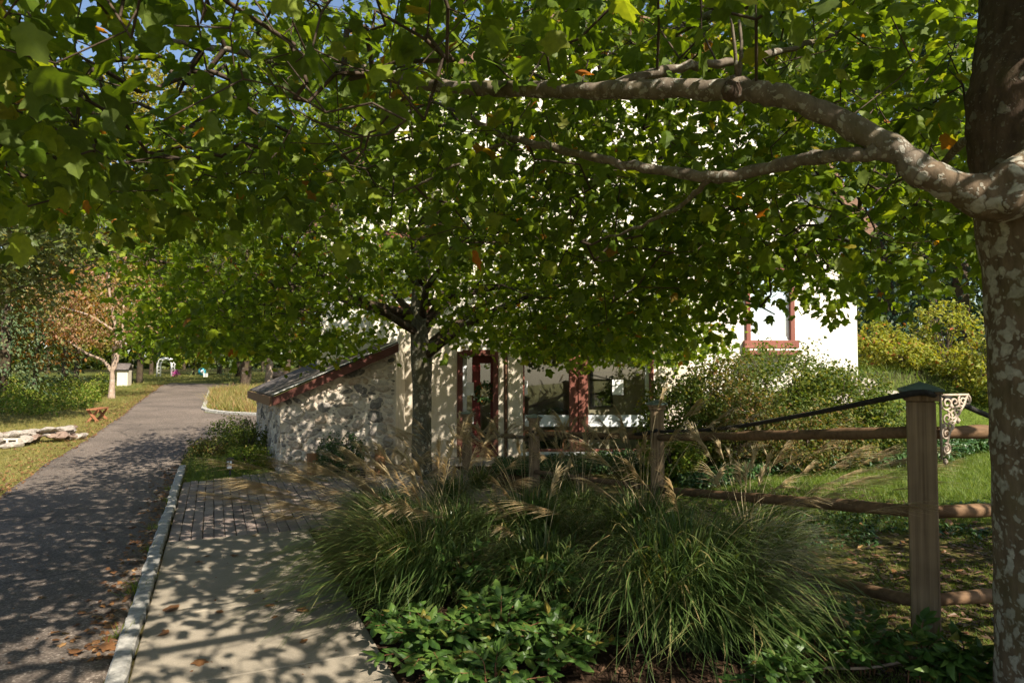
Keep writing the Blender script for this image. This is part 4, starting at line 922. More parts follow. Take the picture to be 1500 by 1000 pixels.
TREES = [
 ('pine', 'blue green pine at the far left edge behind the weeds', xy(8, 27), 12, 3.4, 'pine'),
 ('b', 'orange tinged low tree beside the blue green pine', xy(52, 31), 6.5, 2.6, 'orange'),
 ('b', 'yellowing tree standing behind the russet dogwood', xy(112, 40), 9, 4.0, 'yellow'),
 ('b', 'tall green tree rising behind the pine at the left edge', xy(-20, 46), 17, 6.0, 'oak'),
 ('b', 'golden tree above the white garden arch', xy(222, 58), 11, 4.4, 'yellow'),
 ('b', 'tall dark green tree between the dogwood and the golden tree', xy(165, 66), 18, 6.5, 'oak'),
 ('b', 'bright yellow green rounded tree by the turquoise board', xy(284, 57), 4.2, 2.3, 'vine'),
 ('b', 'dark dense tree behind the far end of the path', xy(322, 60), 12, 5.0, 'oak'),
 ('pine', 'broad dark pine to the right of the turquoise board', xy(350, 52), 13, 4.2, 'pine'),
 ('b', 'tall green tree behind the roof of the stone lean-to', xy(440, 50), 15, 5.5, 'oak'),
 ('b', 'very tall tree above the left slope of the gambrel roof', xy(520, 42), 19, 6.5, 'oak'),
 ('b', 'tall tree straight behind the house ridge', xy(800, 36), 20, 7.0, 'maple_far'),
 ('b', 'tall yellowing tree behind the right roof slope', xy(1060, 34), 19, 6.5, 'yellow'),
 ('b', 'tall green tree beyond the sunlit house corner', xy(1230, 32), 17, 6.0, 'oak'),
 ('pine', 'dark spruce just right of the sunlit house corner', xy(1300, 19), 13, 3.4, 'needle'),
 ('pine', 'dark spruce half hidden by the big lichen trunk', xy(1410, 17.5), 12, 3.6, 'needle'),
 ('pine', 'tall spruce set back between the two dark spruces', xy(1365, 31), 17, 4.2, 'needle'),
 ('b', 'leafy green tree behind the lichen trunk at the right edge', xy(1530, 17), 9, 3.6, 'maple_far'),
 ('b', 'tall airy tree rising above the russet dogwood', xy(95, 36), 18, 5.0, 'yellow'),
 ('b', 'very tall tree left of the path behind the golden tree', xy(205, 40), 20, 5.4, 'yellow'),
 ('b', 'tall broad tree right of the path end above the meadow bed', xy(420, 33), 19, 5.4, 'oak'),
 ('b', 'tall tree at the left edge over the bright weeds', xy(-40, 30), 16, 4.6, 'shrub'),
 ('b', 'tall tree far behind the left lawn weeds', xy(70, 62), 19, 7.0, 'oak'),
 ('b', 'tall green tree behind the dark pine and lean-to roof', xy(385, 68), 19, 7.0, 'maple_far'),
 ('b', 'tall tree at the back behind the golden tree', xy(270, 80), 22, 8.0, 'oak'),
]
for k, lab, b_, ht, rad, mt in TREES:
    if k == 'pine': conifer(lab, b_, ht, rad, mt, group=WOODS)
    else: broadleaf('broadleaf_tree', lab, b_, ht, rad, mt, None, .16 if ht < 13 else .22, int(2600 + ht * 120), .16 + .006 * ht, group=WOODS)
g_ = G(360, 566); broadleaf('broadleaf_tree', 'spreading tree with thick dark trunk at the end of the path', (g_.x, g_.y), 8.5, 3.2, 'oak', 'bark_dark', .28, 3400, .2, group=WOODS, trunk_r=.3)
g_ = G(394, 562); broadleaf('broadleaf_tree', 'slender tree with sunlit pale trunk above the lean-to roof', (g_.x, g_.y), 8, 2.4, 'maple_far', 'bark_pale', .36, 2200, .2, group=WOODS, trunk_r=.22)

# ------------------------------------------------------------------ shrubs and climbers
def shrub(label, base, rad, ht, mat, n=2600, size=.05, T=T_OVAL2, name='shrub', cat='shrub', group=None, z=None, squash=1.0):
    b = Vector((base[0], base[1], h(base[0], base[1]) if z is None else z)); e = empty(name, b, label, cat, group)
    cl_ = []; limbs = []
    for k in range(9):
        a = 2.4 * k + random.random(); q = random.uniform(.3, .9) * rad
        limbs.append(smooth_path([(0, 0, -.05, .012), (math.cos(a) * q * .4, math.sin(a) * q * .4, ht * .45, .009), (math.cos(a) * q, math.sin(a) * q, ht * .85, .004)], 3))
    wood(limbs, 'stem', MAT['twig'], e, None, 5)
    nc = max(12, n // 22); u = unit(RNG.normal(size=(nc, 3))) * RNG.uniform(.35, 1.08, (nc, 1)) ** .6
    c = np.stack([u[:, 0] * rad, u[:, 1] * rad * squash, ht * (.52 + .5 * u[:, 2])], 1)
    pos = np.repeat(c, 22, 0) + RNG.normal(0, 1, (nc * 22, 3)) * np.array([.10, .10, .09]) * max(rad, .5)
    pos = pos[pos[:, 2] > .01]
    leaves('foliage', pos, RNG.uniform(.6, 1.35, len(pos)) * size, T, MAT[mat], e, .2, .9)
    return e
HS = 'shrubs in front of the house wall'
for lab, px, d, rad, ht, mt, n, sz in (
  ('feathery yellow green shrub right beside the far shop window post', 1000, 10.3, .62, 1.35, 'shrub', 3000, .055),
  ('upright brownish shrub under the bay ledge', 1048, 10.9, .65, 1.65, 'spirea', 3200, .05),
  ('loose bronze and green shrub in the middle of the shrub row', 1085, 10.0, .62, 1.2, 'spirea', 2800, .045),
  ('rounded green shrub below the sunlit house wall', 1150, 10.8, .85, 1.65, 'shrub', 4200, .05),
  ('yellow flecked shrub below the right end of the house wall', 1222, 10.5, .75, 1.3, 'shrub', 3600, .05),
  ('low spreading shrub above the middle of the top rail', 1180, 9.6, .75, .8, 'spirea', 3000, .045),
  ('small leafy shrub just left of the tall post cap', 1275, 9.9, .55, .85, 'shrub', 2400, .05),
  ('bright low shrub at the foot of the far shop window post', 985, 9.5, .38, .6, 'weed', 1600, .05),
): shrub(lab, xy(px, d), rad * 1.08, ht * 1.05, mt, int(n * 1.9), sz * 1.2, group=HS)
VG = 'climbers and bushes on the stone bank'
for lab, px, d, rad, ht, mt, n, sz in (
  ('sunlit yellow green climber right beside the house corner', 1290, 13.6, .85, 1.35, 'vine', 2600, .085),
  ('bright yellow bush directly above the tall post cap', 1325, 12.8, .55, .75, 'vine', 1700, .075),
  ('vine with red leaves tumbling over the bank stones', 1395, 12.2, .5, .75, 'vine', 1600, .07),
  ('yellow leaved bush against the lichen trunk', 1450, 11.4, .55, 2.0, 'vine', 2600, .075),
  ('arching vine over the dark gap behind the bank', 1385, 14.0, .8, 1.9, 'vine', 1700, .08),
): shrub(lab, xy(px, d), rad * .9, ht * .66, mt, int(n * .8), sz, T_OVAL, 'bush', 'bush', VG)
shrub('dense green bush growing against the side of the stone lean-to', (-4.85, 12.5), .42, .62, 'oak', 2200, .045)
shrub('low bright weedy bush at the foot of the lean-to corner', (-4.45, 11.6), .40, .34, 'weed', 1500, .045)
shrub('grassy brown bush spilling onto the path edge by the lean-to', (-5.65, 12.9), .42, .32, 'spirea', 1400, .045)
shrub('small dark green bush between the two log posts at the stone wall', (-2.75, 10.95), .42, .62, 'ivy', 2000, .05)
shrub('green bush with pale flowers at the back of the lean-to', (-5.75, 14.1), .45, .6, 'shrub', 1800, .045)
# bank of stones at the right end of the house
def rock(seed, sx, sy, sz, name, mat, sub=2):
    bm = bmesh.new(); bmesh.ops.create_icosphere(bm, subdivisions=sub, radius=1); rr = random.Random(seed)
    cuts = [(Vector((rr.gauss(0, 1), rr.gauss(0, 1), rr.gauss(0, 1))).normalized(), rr.uniform(.55, .85)) for _ in range(11)]
    for v in bm.verts:
        for n_, d in cuts:
            k = v.co.dot(n_) - d
            if k > 0: v.co -= n_ * k
        v.co *= rr.uniform(.97, 1.03); v.co.x *= sx; v.co.y *= sy; v.co.z *= sz
    me = bpy.data.meshes.new(name); bm.to_mesh(me); bm.free(); me.materials.append(mat); return me
for i, (px, d, z, s, lab) in enumerate(((1250, 12.1, 1.42, .42, 'pale boulder at the foot of the sunlit house corner'), (1275, 11.9, 1.28, .36, 'grey boulder of the bank left of the bright yellow bush'), (1232, 11.7, 1.12, .36, 'pale boulder half hidden by the rounded green shrub'), (1300, 12.0, 1.18, .30, 'small boulder just behind the tall post cap'), (1262, 11.5, .98, .30, 'low boulder at the bottom of the bank'), (1405, 12.4, 1.3, .42, 'flat topped grey rock near the lichen trunk'))):
    o = link(bpy.data.objects.new('boulder', rock(40 + i, s, s * .7, s * .55, 'boulder', MAT['boulder']))); o.location = ((px - 750) / 1000 * d, d, z); o.rotation_euler = (0, 0, i * .8)
    tag(o, lab, 'boulder', 'boulders of the bank')

# low dry stone pile on the left lawn: every stone its own object
rmesh = [rock(60 + i, 1, random.uniform(.6, .9), random.uniform(.40, .62), 'fieldstone', MAT['boulder'] if i % 4 else MAT['boulder_dark'], 2) for i in range(10)]
w0, w1 = G(128, 641), G(-60, 662); dirw = (w1 - w0); nrm_ = Vector((dirw.y, -dirw.x, 0)).normalized()
for i in range(74):
    t = RNG.random() ** .9; lay = i % 3; q = w0 + dirw * t + nrm_ * RNG.uniform(-.28, .28) * (1 - .25 * lay)
    if lay == 2 and (t < .12): continue
    s = RNG.uniform(.14, .24) * (1.1 if lay == 0 else .95)
    o = link(bpy.data.objects.new('fieldstone', rmesh[i % 10])); o.scale = (s * 1.05, s, s * .72)
    o.location = (q.x, q.y, h(q.x, q.y) + .05 + lay * .10 * (1 if t > .1 else .7)); o.rotation_euler = (RNG.uniform(-.25, .25), RNG.uniform(-.25, .25), RNG.uniform(0, 6.28))
    tag(o, 'rough fieldstone in the low dry stone pile on the left lawn', 'stone', 'fieldstones of the low pile')
def cblock(px, py, rz, lab, tilt=0):
    b = G(px, py); mb = MB(); L, Wd, Hh = .40, .2, .19
    xs = [(-L / 2, -L / 2 + .035), (-.018, .018), (L / 2 - .035, L / 2)]
    for a, c2 in xs: mb.box(a, c2, -.1, .1, .0, .19)
    for a, c2 in ((-L / 2 + .035, -.018), (.018, L / 2 - .035)):
        mb.box(a, c2, -.099, .099, .0, .035); mb.box(a, c2, -.099, .099, .155, .189)
    o = mb.build('concrete_block', MAT['cinder'], None, .003); o.location = b + Vector((0, 0, .0)); o.rotation_euler = (0, tilt, rz); return tag(o, lab, 'concrete block', 'hollow concrete blocks')
cblock(14, 655, R(8), 'hollow concrete block facing the lawn at the left end of the stone pile')
cblock(33, 650, R(70), 'hollow concrete block standing turned behind the other block')

# small bench with crossed legs
b_ = G(143, 616); be = empty('picnic_bench', b_, 'small orange timber bench with crossed legs on the sunny lawn', 'bench', None, R(104)); be.scale = (.8, .8, .85)
mb = MB()
for k in (-1, 0, 1): mb.box(-.62, .62, k * .105 - .048, k * .105 + .048, .36, .395)
mb.build('seat', MAT['bench'], be, .004)
for sx_ in (-.45, .45):
    for sg in (-1, 1):
        mb = MB(); m = Matrix.Translation((sx_ + sg * .022, 0, .18)) @ Matrix.Rotation(sg * R(40), 4, 'X'); mb.box(-.02, .02, -.035, .035, -.235, .235, m); mb.build('leg', MAT['bench'], be, .003)

# far garden things
def far(px, py): return G(px, py)
b_ = far(243, 551); ar = empty('garden_arch', b_, 'white garden arch at the end of the lawn below the golden tree', 'arch')
mb = MB(); 
for yy in (-.25, .25): mb.tube([(-.55, yy, 0), (-.55, yy, .95), (-.42, yy, 1.28), (0, yy, 1.42), (.42, yy, 1.28), (.55, yy, .95), (.55, yy, 0)], .07, 6)
mb.build('frame', MAT['white'], ar)
mb = MB()
for z in (.25, .5, .75, 1.0):
    for x in (-.55, .55): mb.tube([(x, -.25, z), (x, .25, z)], .03, 5)
mb.build('rung', MAT['white'], ar)
b_ = far(296, 552); tb = empty('garden_board', b_, 'round turquoise board with white rim standing on the far lawn', 'sign')
mb = MB(); mb.tube([(0, -.02, .42), (0, .02, .42)], .30, 20); mb.build('panel', MAT['blue'], tb)
mb = MB(); mb.tube([(.02, -.035, .40), (.02, -.021, .40)], .14, 14); mb.build('disc', MAT['white'], tb)
mb = MB(); mb.box(.1, .42, -.05, .05, 0, .28); mb.build('foot', MAT['white'], tb, .01)
b_ = far(257, 552); fl = empty('flower_pot', b_, 'small pot of magenta flowers beside the white garden arch', 'flower pot')
mb = MB(); mb.tube([(0, 0, 0), (0, 0, .22)], [.13, .17], 10); mb.build('pot', MAT['brown'], fl)
leaves('flowers', RNG.normal(0, .11, (160, 3)) + np.array([0, 0, .36]), RNG.uniform(.08, .13, 160), T_OVAL2, MAT['magenta'], fl)
b_ = far(182, 564); sh = empty('garden_shed', b_, 'small whitewashed shed half hidden behind the dogwood', 'shed', None, R(15)); sh.scale = (.6, .7, .75)
mb = MB(); mb.box(-.45, .4, -.5, .6, -.1, 1.05); mb.build('wall', MAT['stucco'], sh, .01)
mb = MB(); mb.prism([(-.55, -.65, 1.051), (.5, -.65, 1.051), (.5, .05, 1.5), (-.55, .05, 1.5)], (0, 0, .06)); mb.prism([(-.55, .05, 1.5), (.5, .05, 1.5), (.5, .75, 1.051), (-.55, .75, 1.051)], (0, 0, .06)); mb.build('roof', MAT['shingle'], sh)
b_ = far(192, 562); mb = MB(); mb.tube([(0, 0, -.1), (0, 0, .95), (.02, 0, 1.1)], [.1, .09, .1], 8); o = mb.build('fence_post', MAT['bark_mid']); o.location = b_; tag(o, 'short weathered post standing beside the whitewashed shed', 'post')
b_ = far(402, 556); o = link(bpy.data.objects.new('boulder', rock(91, .8, .5, .42, 'boulder', MAT['boulder_dark'], 2))); o.location = b_ + Vector((0, 0, .25)); tag(o, 'dark flat boulder behind the pale slender trunk', 'boulder')

# stake lights
def stake(px, py, lab, s=1.0, rz=0.0, lit=True):
    b = G(px, py); e = empty('stake_light', b, lab, 'garden light', 'solar stake lights', rz)
    mb = MB(); mb.box(-.012, .012, -.008, .008, -.05, .12 * s); mb.build('stake', MAT['black'], e)
    mb = MB(); mb.box(-.05 * s, .05 * s, -.03, .03, .12 * s, .27 * s); mb.prism([(-.06 * s, -.04, .27 * s), (.06 * s, -.04, .27 * s), (.035 * s, -.02, .30 * s), (-.035 * s, -.02, .30 * s)], (0, .07, 0)); mb.build('housing', MAT['black'], e, .004)
    if lit:
        for x0, x1, z0, z1 in ((-.038, -.008, .215, .25), (.008, .038, .215, .25), (-.036, .036, .135, .20)):
            mb = MB(); mb.box(x0 * s, x1 * s, -.034, -.0305, z0 * s, z1 * s); mb.build('panel', MAT['film'], e)
    return e
stake(337, 698, 'black stake light with white panels on the grass beside the brick paving', 1.0)
stake(330, 648, 'black stake light with white panel further back among the weeds', .9)
stake(531, 722, 'dark stake light half hidden in the tall grass plumes', 1.25, 1.9, False)

# logs and stones by the lean-to
b_ = G(458, 697); mb = MB(); mb.tube([(0, 0, -.1), (.01, 0, .12), (0, .01, .36)], [.105, .10, .095], 12, True, .06); o = mb.build('log_post', MAT['log']); o.location = b_; tag(o, 'short upright log at the left end of the bed by the stone wall', 'log', 'upright logs of the bed')
b_ = G(556, 697); mb = MB(); mb.tube([(0, 0, -.1), (.01, 0, .15), (0, .01, .42)], [.09, .085, .08], 12, True, .06); o = mb.build('log_post', MAT['log']); o.location = b_; tag(o, 'short upright log near the maple trunk at the right end of the bed', 'log', 'upright logs of the bed')
b_ = G(588, 716); o = link(bpy.data.objects.new('stone_slab', rock(77, .42, .3, .12, 'stone_slab', MAT['boulder'], 3))); o.location = b_ + Vector((0, 0, .10)); tag(o, 'flat pale stone slab lying in front of the maple trunk', 'stone slab')

# ------------------------------------------------------------------ ornamental grasses
def grass_clump(label, x, y, rad, ht, nb, npl, lean=(0, 0), plume_h=1.35, seed=0):
    nb = int(nb * .8); b = Vector((x, y, h(x, y))); e = empty('fountain_grass', b, label, 'ornamental grass', 'clumps of ornamental grass')
    k = 8; a = RNG.uniform(0, 2 * np.pi, nb); r0 = RNG.uniform(0, .30, nb) * rad; out = RNG.uniform(.15, 1.12, nb) ** .8 * rad; up = RNG.uniform(.35, 1.12, nb) * ht
    t = np.linspace(0, 1, k)[None]; arch = RNG.uniform(.35, 1.0, nb)[:, None]
    rr2 = r0[:, None] + (out - r0)[:, None] * t ** 1.15
    tf = np.clip(1.02 - arch * (out[:, None] / rad) * 1.05, .02, 1)
    zz = up[:, None] * (2.05 * t - (2.05 - tf) * t ** 2)
    tw = a[:, None] + RNG.normal(0, .30, nb)[:, None] * t + RNG.normal(0, .22, nb)[:, None] * t ** 3
    C_ = np.stack([np.cos(tw) * rr2 + lean[0] * t ** 2 * rad, np.sin(tw) * rr2 + lean[1] * t ** 2 * rad, np.maximum(zz, .012)], -1)
    W2 = (.0024 + .0075 * RNG.random(nb) ** 1.6)[:, None] * (1 - .92 * t ** 2)
    strips(C_, W2, 'blades', MAT['blade'], e)
    if npl:
        # flowering stalks with drooping feathery plumes
        a = RNG.uniform(0, 2 * np.pi, npl); k = 9; t = np.linspace(0, 1, k)[None]; out = RNG.uniform(.25, 1.0, npl) * rad * 1.1; up = RNG.uniform(.72, 1.05, npl) * plume_h
        lx = lean[0] * rad * 1.0; ly = lean[1] * rad * 1.0
        rr2 = out[:, None] * t ** 1.5; zz = up[:, None] * (t * 1.25 - .25 * t ** 3)
        S = np.stack([np.cos(a)[:, None] * rr2 + lx * t ** 2.2, np.sin(a)[:, None] * rr2 + ly * t ** 2.2, zz], -1)
        strips(S, np.full((npl, k), .0016), 'stalks', MAT['plume'], e)
        nh = 52; base = np.repeat(S[:, -1], nh, 0); d0 = unit(S[:, -1] - S[:, -3]); side = unit(np.stack([np.cos(a) + lean[0] * 2, np.sin(a) + lean[1] * 2, np.full(npl, -.15)], -1))
        d0 = np.repeat(d0, nh, 0); sd2 = np.repeat(side, nh, 0); L_ = np.repeat(RNG.uniform(.20, .32, npl), nh); q = RNG.uniform(-.15, .6, len(base))
        st = base + d0 * (q * L_)[:, None] + sd2 * (.28 * np.maximum(q, 0) ** 2 * L_)[:, None]
        ln = RNG.uniform(.35, .75, len(base)) * L_; dirr = unit(d0 * .9 + sd2 * RNG.uniform(.15, .75, len(base))[:, None] + RNG.normal(0, .14, base.shape))
        tt = np.linspace(0, 1, 4)[None, :, None]; Hh = st[:, None] + dirr[:, None] * tt * ln[:, None, None] + sd2[:, None] * (.25 * tt ** 2) * ln[:, None, None]; Hh[..., 2] -= .16 * tt[..., 0] ** 2 * ln[:, None]
        strips(Hh, np.array([.0016, .0034, .0030, .0010])[None] * np.ones((len(base), 1)), 'plumes', MAT['plume'], e)
    return e
grass_clump('large grass clump with tan plumes drooping over the concrete walk', -.72, 5.0, .82, .86, 2200, 42, (-.55, -.05), .98)
grass_clump('largest fountain of long arching blades before the fence', 1.12, 4.25, .95, .86, 2800, 14, (.15, -.1), 1.05)
grass_clump('grass clump with upright plumes in front of the shop windows', .10, 6.3, .85, .70, 2000, 16, (-.1, 0), 1.1)
grass_clump('low plumed grass beside the brick paving left of the maple trunk', -1.40, 7.4, .7, .48, 1400, 32, (-.25, 0), .72)
grass_clump('grass clump with tall plumes around the middle fence post', 1.15, 6.0, .85, .66, 1900, 24, (.05, 0), 1.25)
grass_clump('loose grass clump with plumes leaning over the mossy ground', 1.80, 5.1, .66, .62, 900, 30, (.45, .1), .95)
grass_clump('small grass clump near the foot of the maple trunk', -.75, 8.3, .6, .50, 800, 22, (-.15, 0), .98)
grass_clump('thin grass clump by the far fence post at the window', .55, 8.4, .6, .44, 700, 20, (0, 0), .95)
grass_clump('thin grass clump close to the door side fence post', -.45, 9.7, .5, .4, 500, 18, (0, 0), .85)

grass_clump('shaded grass clump in the gap behind the sunlit leafy shrub', .20, 5.0, .66, .62, 1400, 6, (-.1, -.1), .85)
grass_clump('dense grass clump just behind the large left clump', -.55, 6.2, .75, .62, 1500, 16, (-.3, 0), .92)
grass_clump('fine grass clump in the second row before the window ground cover', .75, 7.3, .7, .5, 1100, 22, (.1, 0), .95)

# broad leaved low shrubs with arching stems and paired leaves
def wort(label, x, y, rad, ht, ns, size=.062):
    b = Vector((x, y, h(x, y))); e = empty('low_shrub', b, label, 'low shrub', 'low broad leaved shrubs')
    stems = []; pos = []; tips = []
    for k in range(ns):
        a = random.uniform(0, 6.283); q = rad * random.uniform(.25, 1.05); hh = ht * random.uniform(.55, 1.05) * (1.1 - .45 * q / rad)
        p = smooth_path([(math.cos(a) * .05, math.sin(a) * .05, 0, .004), (math.cos(a) * q * .45, math.sin(a) * q * .45, hh * .75, .003), (math.cos(a + .15) * q, math.sin(a + .15) * q, hh, .0015)], 5)
        stems.append(p); d_ = p[-1][:3] - p[-4][:3]; d_ = d_ / np.linalg.norm(d_)
        for j in range(3, len(p)):
            s_ = np.cross(d_, (0, 0, 1)) if j % 2 else np.cross(np.cross(d_, (0, 0, 1)), d_) * .3 + np.cross(d_, (0, 0, 1)) * .7
            for sg in (-1, 1): pos.append(p[j][:3]); tips.append(s_ * sg + d_ * .55 + np.array([0, 0, .15]))
        pos.append(p[-1][:3]); tips.append(d_)
    wood(stems, 'stem', MAT['stem'], e, None, 5)
    pos = np.array(pos); tips = unit(np.array(tips) + RNG.normal(0, .22, (len(tips), 3))); n_ = unit(np.stack([RNG.normal(0, .35, len(pos)), RNG.normal(0, .35, len(pos)), np.ones(len(pos))], 1))
    V, F = leaf_arrays(pos, tips, n_, RNG.uniform(.7, 1.25, len(pos)) * size, T_OVAL); np_mesh('leaves', V, F, MAT['wort'], e)
    return e
for lab, px, py, rad, ht, ns, sz in (
  ('leafy low shrub spilling to the walk below the left grass clump', 640, 975, .38, .30, 60, .070), ('sunlit leafy low shrub in the middle of the bed', 730, 960, .42, .34, 74, .070), ('leafy low shrub tucked against the largest grass clump', 820, 975, .38, .30, 60, .068),
  ('taller leafy stems between the two big grass clumps', 800, 905, .36, .50, 40, .062), ('shaded leafy shrub behind the sunlit one', 680, 890, .36, .46, 44, .062), ('leafy low shrub cut by the bottom edge of the view', 720, 1030, .36, .24, 44, .066), ('dark leafy shrub at the foot of the left grass clump', 590, 940, .25, .24, 28, .060),
  ('shaded leafy shrub right of the largest grass clump', 1195, 985, .30, .36, 34, .066), ('thin leafy stems before the mossy ground', 1265, 985, .26, .34, 26, .062), ('bright young shoots at the foot of the tall fence post', 1345, 1010, .17, .36, 16, .060), ('long leaved sprig beside the lichen trunk', 1420, 1015, .22, .28, 18, .075), ('leafy stems low at the bottom edge beside the fallen branch', 1130, 1015, .26, .26, 24, .062)):
    q = G(px, py); wort(lab, q.x, q.y, rad, ht, int(ns * .58), sz * 1.15)
# fallen branch and twigs on the mulch
q0, q1 = G(1085, 1000), G(1405, 985)
pts = [q0.lerp(q1, t) + Vector((0, .05 * math.sin(t * 9), .03 + .04 * math.sin(t * 3.1))) for t in np.linspace(0, 1, 12)]
mb = MB(); mb.tube(pts, [.011 - .007 * i / 11 for i in range(12)], 6, True, .12); mb.tube([pts[5], pts[5] + Vector((.12, .1, .05)), pts[5] + Vector((.3, .13, .06))], [.005, .004, .002], 5)
o = mb.build('fallen_branch', MAT['bark_pale'], None, 0, q0); o.location = q0; tag(o, 'thin pale fallen branch lying along the bottom edge of the mulch', 'branch')

# ------------------------------------------------------------------ lawns, ground cover, litter (uncountable stuff)
def blades(name, XY, hmin, hmax, wdt, mat, lean=.5):
    n = len(XY); z = H(XY[:, 0], XY[:, 1]); hh = RNG.uniform(hmin, hmax, n); a = RNG.uniform(0, 6.283, n); l = RNG.normal(0, lean, (n, 2)) * hh[:, None]
    b = np.stack([XY[:, 0], XY[:, 1], z - .005], 1); s = np.stack([np.cos(a), np.sin(a), 0 * a], 1) * (wdt * RNG.uniform(.6, 1.2, n))[:, None]
    tp = b + np.stack([l[:, 0], l[:, 1], hh], 1)
    V = np.stack([b - s, b + s, tp], 1).reshape(-1, 3); F = np.arange(n * 3).reshape(-1, 3)
    return tag(np_mesh(name, V, F, mat), kind='stuff')
def rand_xy(n, x0, x1, y0, y1, ok, power=1.0):
    out = np.zeros((0, 2))
    while len(out) < n:
        q = np.stack([RNG.uniform(x0, x1, n), y0 + (y1 - y0) * RNG.random(n) ** power], 1); out = np.vstack([out, q[ok(q[:, 0], q[:, 1])]])
    return out[:n]
LE = np.array(LEFT_EDGE); le_x = lambda y: np.interp(y, LE[:, 1], LE[:, 0])
RE = np.array(RIGHT_EDGE); re_x = lambda y: np.interp(y, RE[:, 1], RE[:, 0])
inview = lambda x, y: (np.abs(x) < .80 * y + .3)
q = rand_xy(90000, -26, -4, 6, 34, lambda x, y: (x < le_x(y) + .03) & inview(x, y), 1.0); tag(blades('lawn_grass', q, .03, .085, .004, MAT['lawn_l'], .6), 'short dry lawn grass left of the path', 'lawn')
q = rand_xy(30000, -32, 0, 34, 60, lambda x, y: ((x < le_x(y)) | (y > 41)) & inview(x, y)); tag(blades('lawn_grass', q, .05, .12, .012, MAT['lawn_l'], .6), 'sunny far lawn grass beyond the end of the path', 'lawn')
q = rand_xy(60000, 1.6, 9, 6.2, 11.6, lambda x, y: (x > 2.3 - .25 * (y - 7.5)) & inview(x, y)); tag(blades('lawn_grass', q, .03, .085, .0035, MAT['lawn_r'], .5), 'green lawn grass behind the fence', 'lawn')
q = rand_xy(14000, -6.5, -2.2, 10.2, 14.5, lambda x, y: (x > kx(y) + .15) & ((x - A.x) * .36 - (y - A.y) * 1.825 > .1) | ((x < -.5 * (y - 11.2) - 3.9) & (x > kx(y) + .15) & (y > 10.2))); tag(blades('lawn_grass', q, .025, .07, .004, MAT['lawn_r'], .6), 'patchy grass between the brick paving and the lean-to', 'lawn')
mq = np.array(g2([(309, 572), (300, 600), (395, 606), (400, 568)]))
def in_poly(x, y, poly):
    r = np.zeros(x.shape, bool); j = len(poly) - 1
    for i in range(len(poly)):
        c = ((poly[i, 1] > y) != (poly[j, 1] > y)) & (x < (poly[j, 0] - poly[i, 0]) * (y - poly[i, 1]) / (poly[j, 1] - poly[i, 1] + 1e-12) + poly[i, 0]); r ^= c; j = i
    return r
q = rand_xy(14000, mq[:, 0].min(), mq[:, 0].max(), mq[:, 1].min(), mq[:, 1].max(), lambda x, y: in_poly(x, y, mq)); tag(blades('meadow_grass', q, .08, .30 + .25 * np.clip(snoise(q[:, 0] * 2, q[:, 1] * 2), -.5, 1), .014, MAT['meadow'], .55), 'dry meadow grass filling the white edged bed', 'meadow')
q = rand_xy(16000, 4.5, 13, 11.8, 19, lambda x, y: inview(x, y) & (snoise(x, y, 1.2) > -.5)); tag(blades('bank_grass', q, .06, .25, .008, MAT['lawn_r'], .5), 'rough grass over the bank beside the house', 'grass')
na = 26000; th = RNG.uniform(-1.05, 1.05, na); rr_ = RNG.uniform(92, 112, na); hz = RNG.random(na) ** 1.3 * (19 + 5 * np.sin(th * 23) + 3 * np.sin(th * 51 + 1)); wx, wy = rr_ * np.sin(th), rr_ * np.cos(th)
tag(leaves('woods', np.column_stack([wx, wy, H(wx, wy) + hz]), RNG.uniform(.8, 1.7, na), T_CLUMP, MAT['oak'], None, .3, .8), 'distant mass of the wood closing the view', 'woods', kind='stuff')
# weeds on the left beyond the lawn, ground cover below the windows, moss hummocks
def stuff_leaves(name, XY, zr, size, T, mat, label, cat):
    z = H(XY[:, 0], XY[:, 1]) + RNG.uniform(0, 1, len(XY)) ** .7 * zr
    o = leaves(name, np.column_stack([XY, z]), RNG.uniform(.6, 1.3, len(XY)) * size, T, mat, None, .1, .5); return tag(o, label, cat, kind='stuff')
q = rand_xy(16000, -30, -10, 19, 34, lambda x, y: (x < -11.4 - .52 * (y - 18)) & (snoise(x, y, .8) > -.3) & inview(x, y)); stuff_leaves('weeds', q, .10 + .75 * np.clip(snoise(q[:, 0] * 1.3, q[:, 1] * 1.3, 1.1) + .25, 0, 1.2), .10, T_OVAL, MAT['weed'], 'rank bright green weeds beyond the left lawn', 'weeds')
q = rand_xy(9000, -.3, 3.2, 10.2, 12.35, lambda x, y: (y > 10.9 - .3 * x)); stuff_leaves('ground_cover', q, .16, .06, T_OVAL, MAT['ivy'], 'dark green ground cover below the shop windows', 'ground cover')
q = rand_xy(9000, 2.2, 9.5, 8.6, 11.0, lambda x, y: (np.abs(y - (8.9 + .16 * x + .25 * np.sin(x * 2))) < .38)); stuff_leaves('ground_cover', q, .20, .07, T_OVAL, MAT['ivy'], 'band of glossy ground cover between lawn and shrubs', 'ground cover')
q = rand_xy(2600, 1.9, 7, 5.8, 7.0, lambda x, y: snoise(x, y, 1.5, .7) > .1); stuff_leaves('ground_cover', q, .05, .045, T_OVAL, MAT['ivy'], 'creeping dark leaves just behind the middle rail', 'ground cover')
q = rand_xy(40000, .9, 6, 3.4, 6.6, lambda x, y: (snoise(x * 1.5, y * 1.5, 1.2, 2.2) > -.25) & (x > 1.5)); tag(blades('moss', q, .012, .035, .004, MAT['lawn_r'], .6), 'cushions of green moss on the shaded soil', 'moss')
tq = np.concatenate([np.stack([kx(yy_) - .02 + RNG.normal(0, .025, 60), yy_ + RNG.normal(0, .05, 60)], 1) for yy_ in (4.35, 5.2, 5.35, 6.4, 7.3, 8.8, 9.6)])
tag(blades('weed_tufts', tq, .03, .10, .006, MAT['weed'], .8), 'small weed tufts growing along the granite kerb', 'weeds')
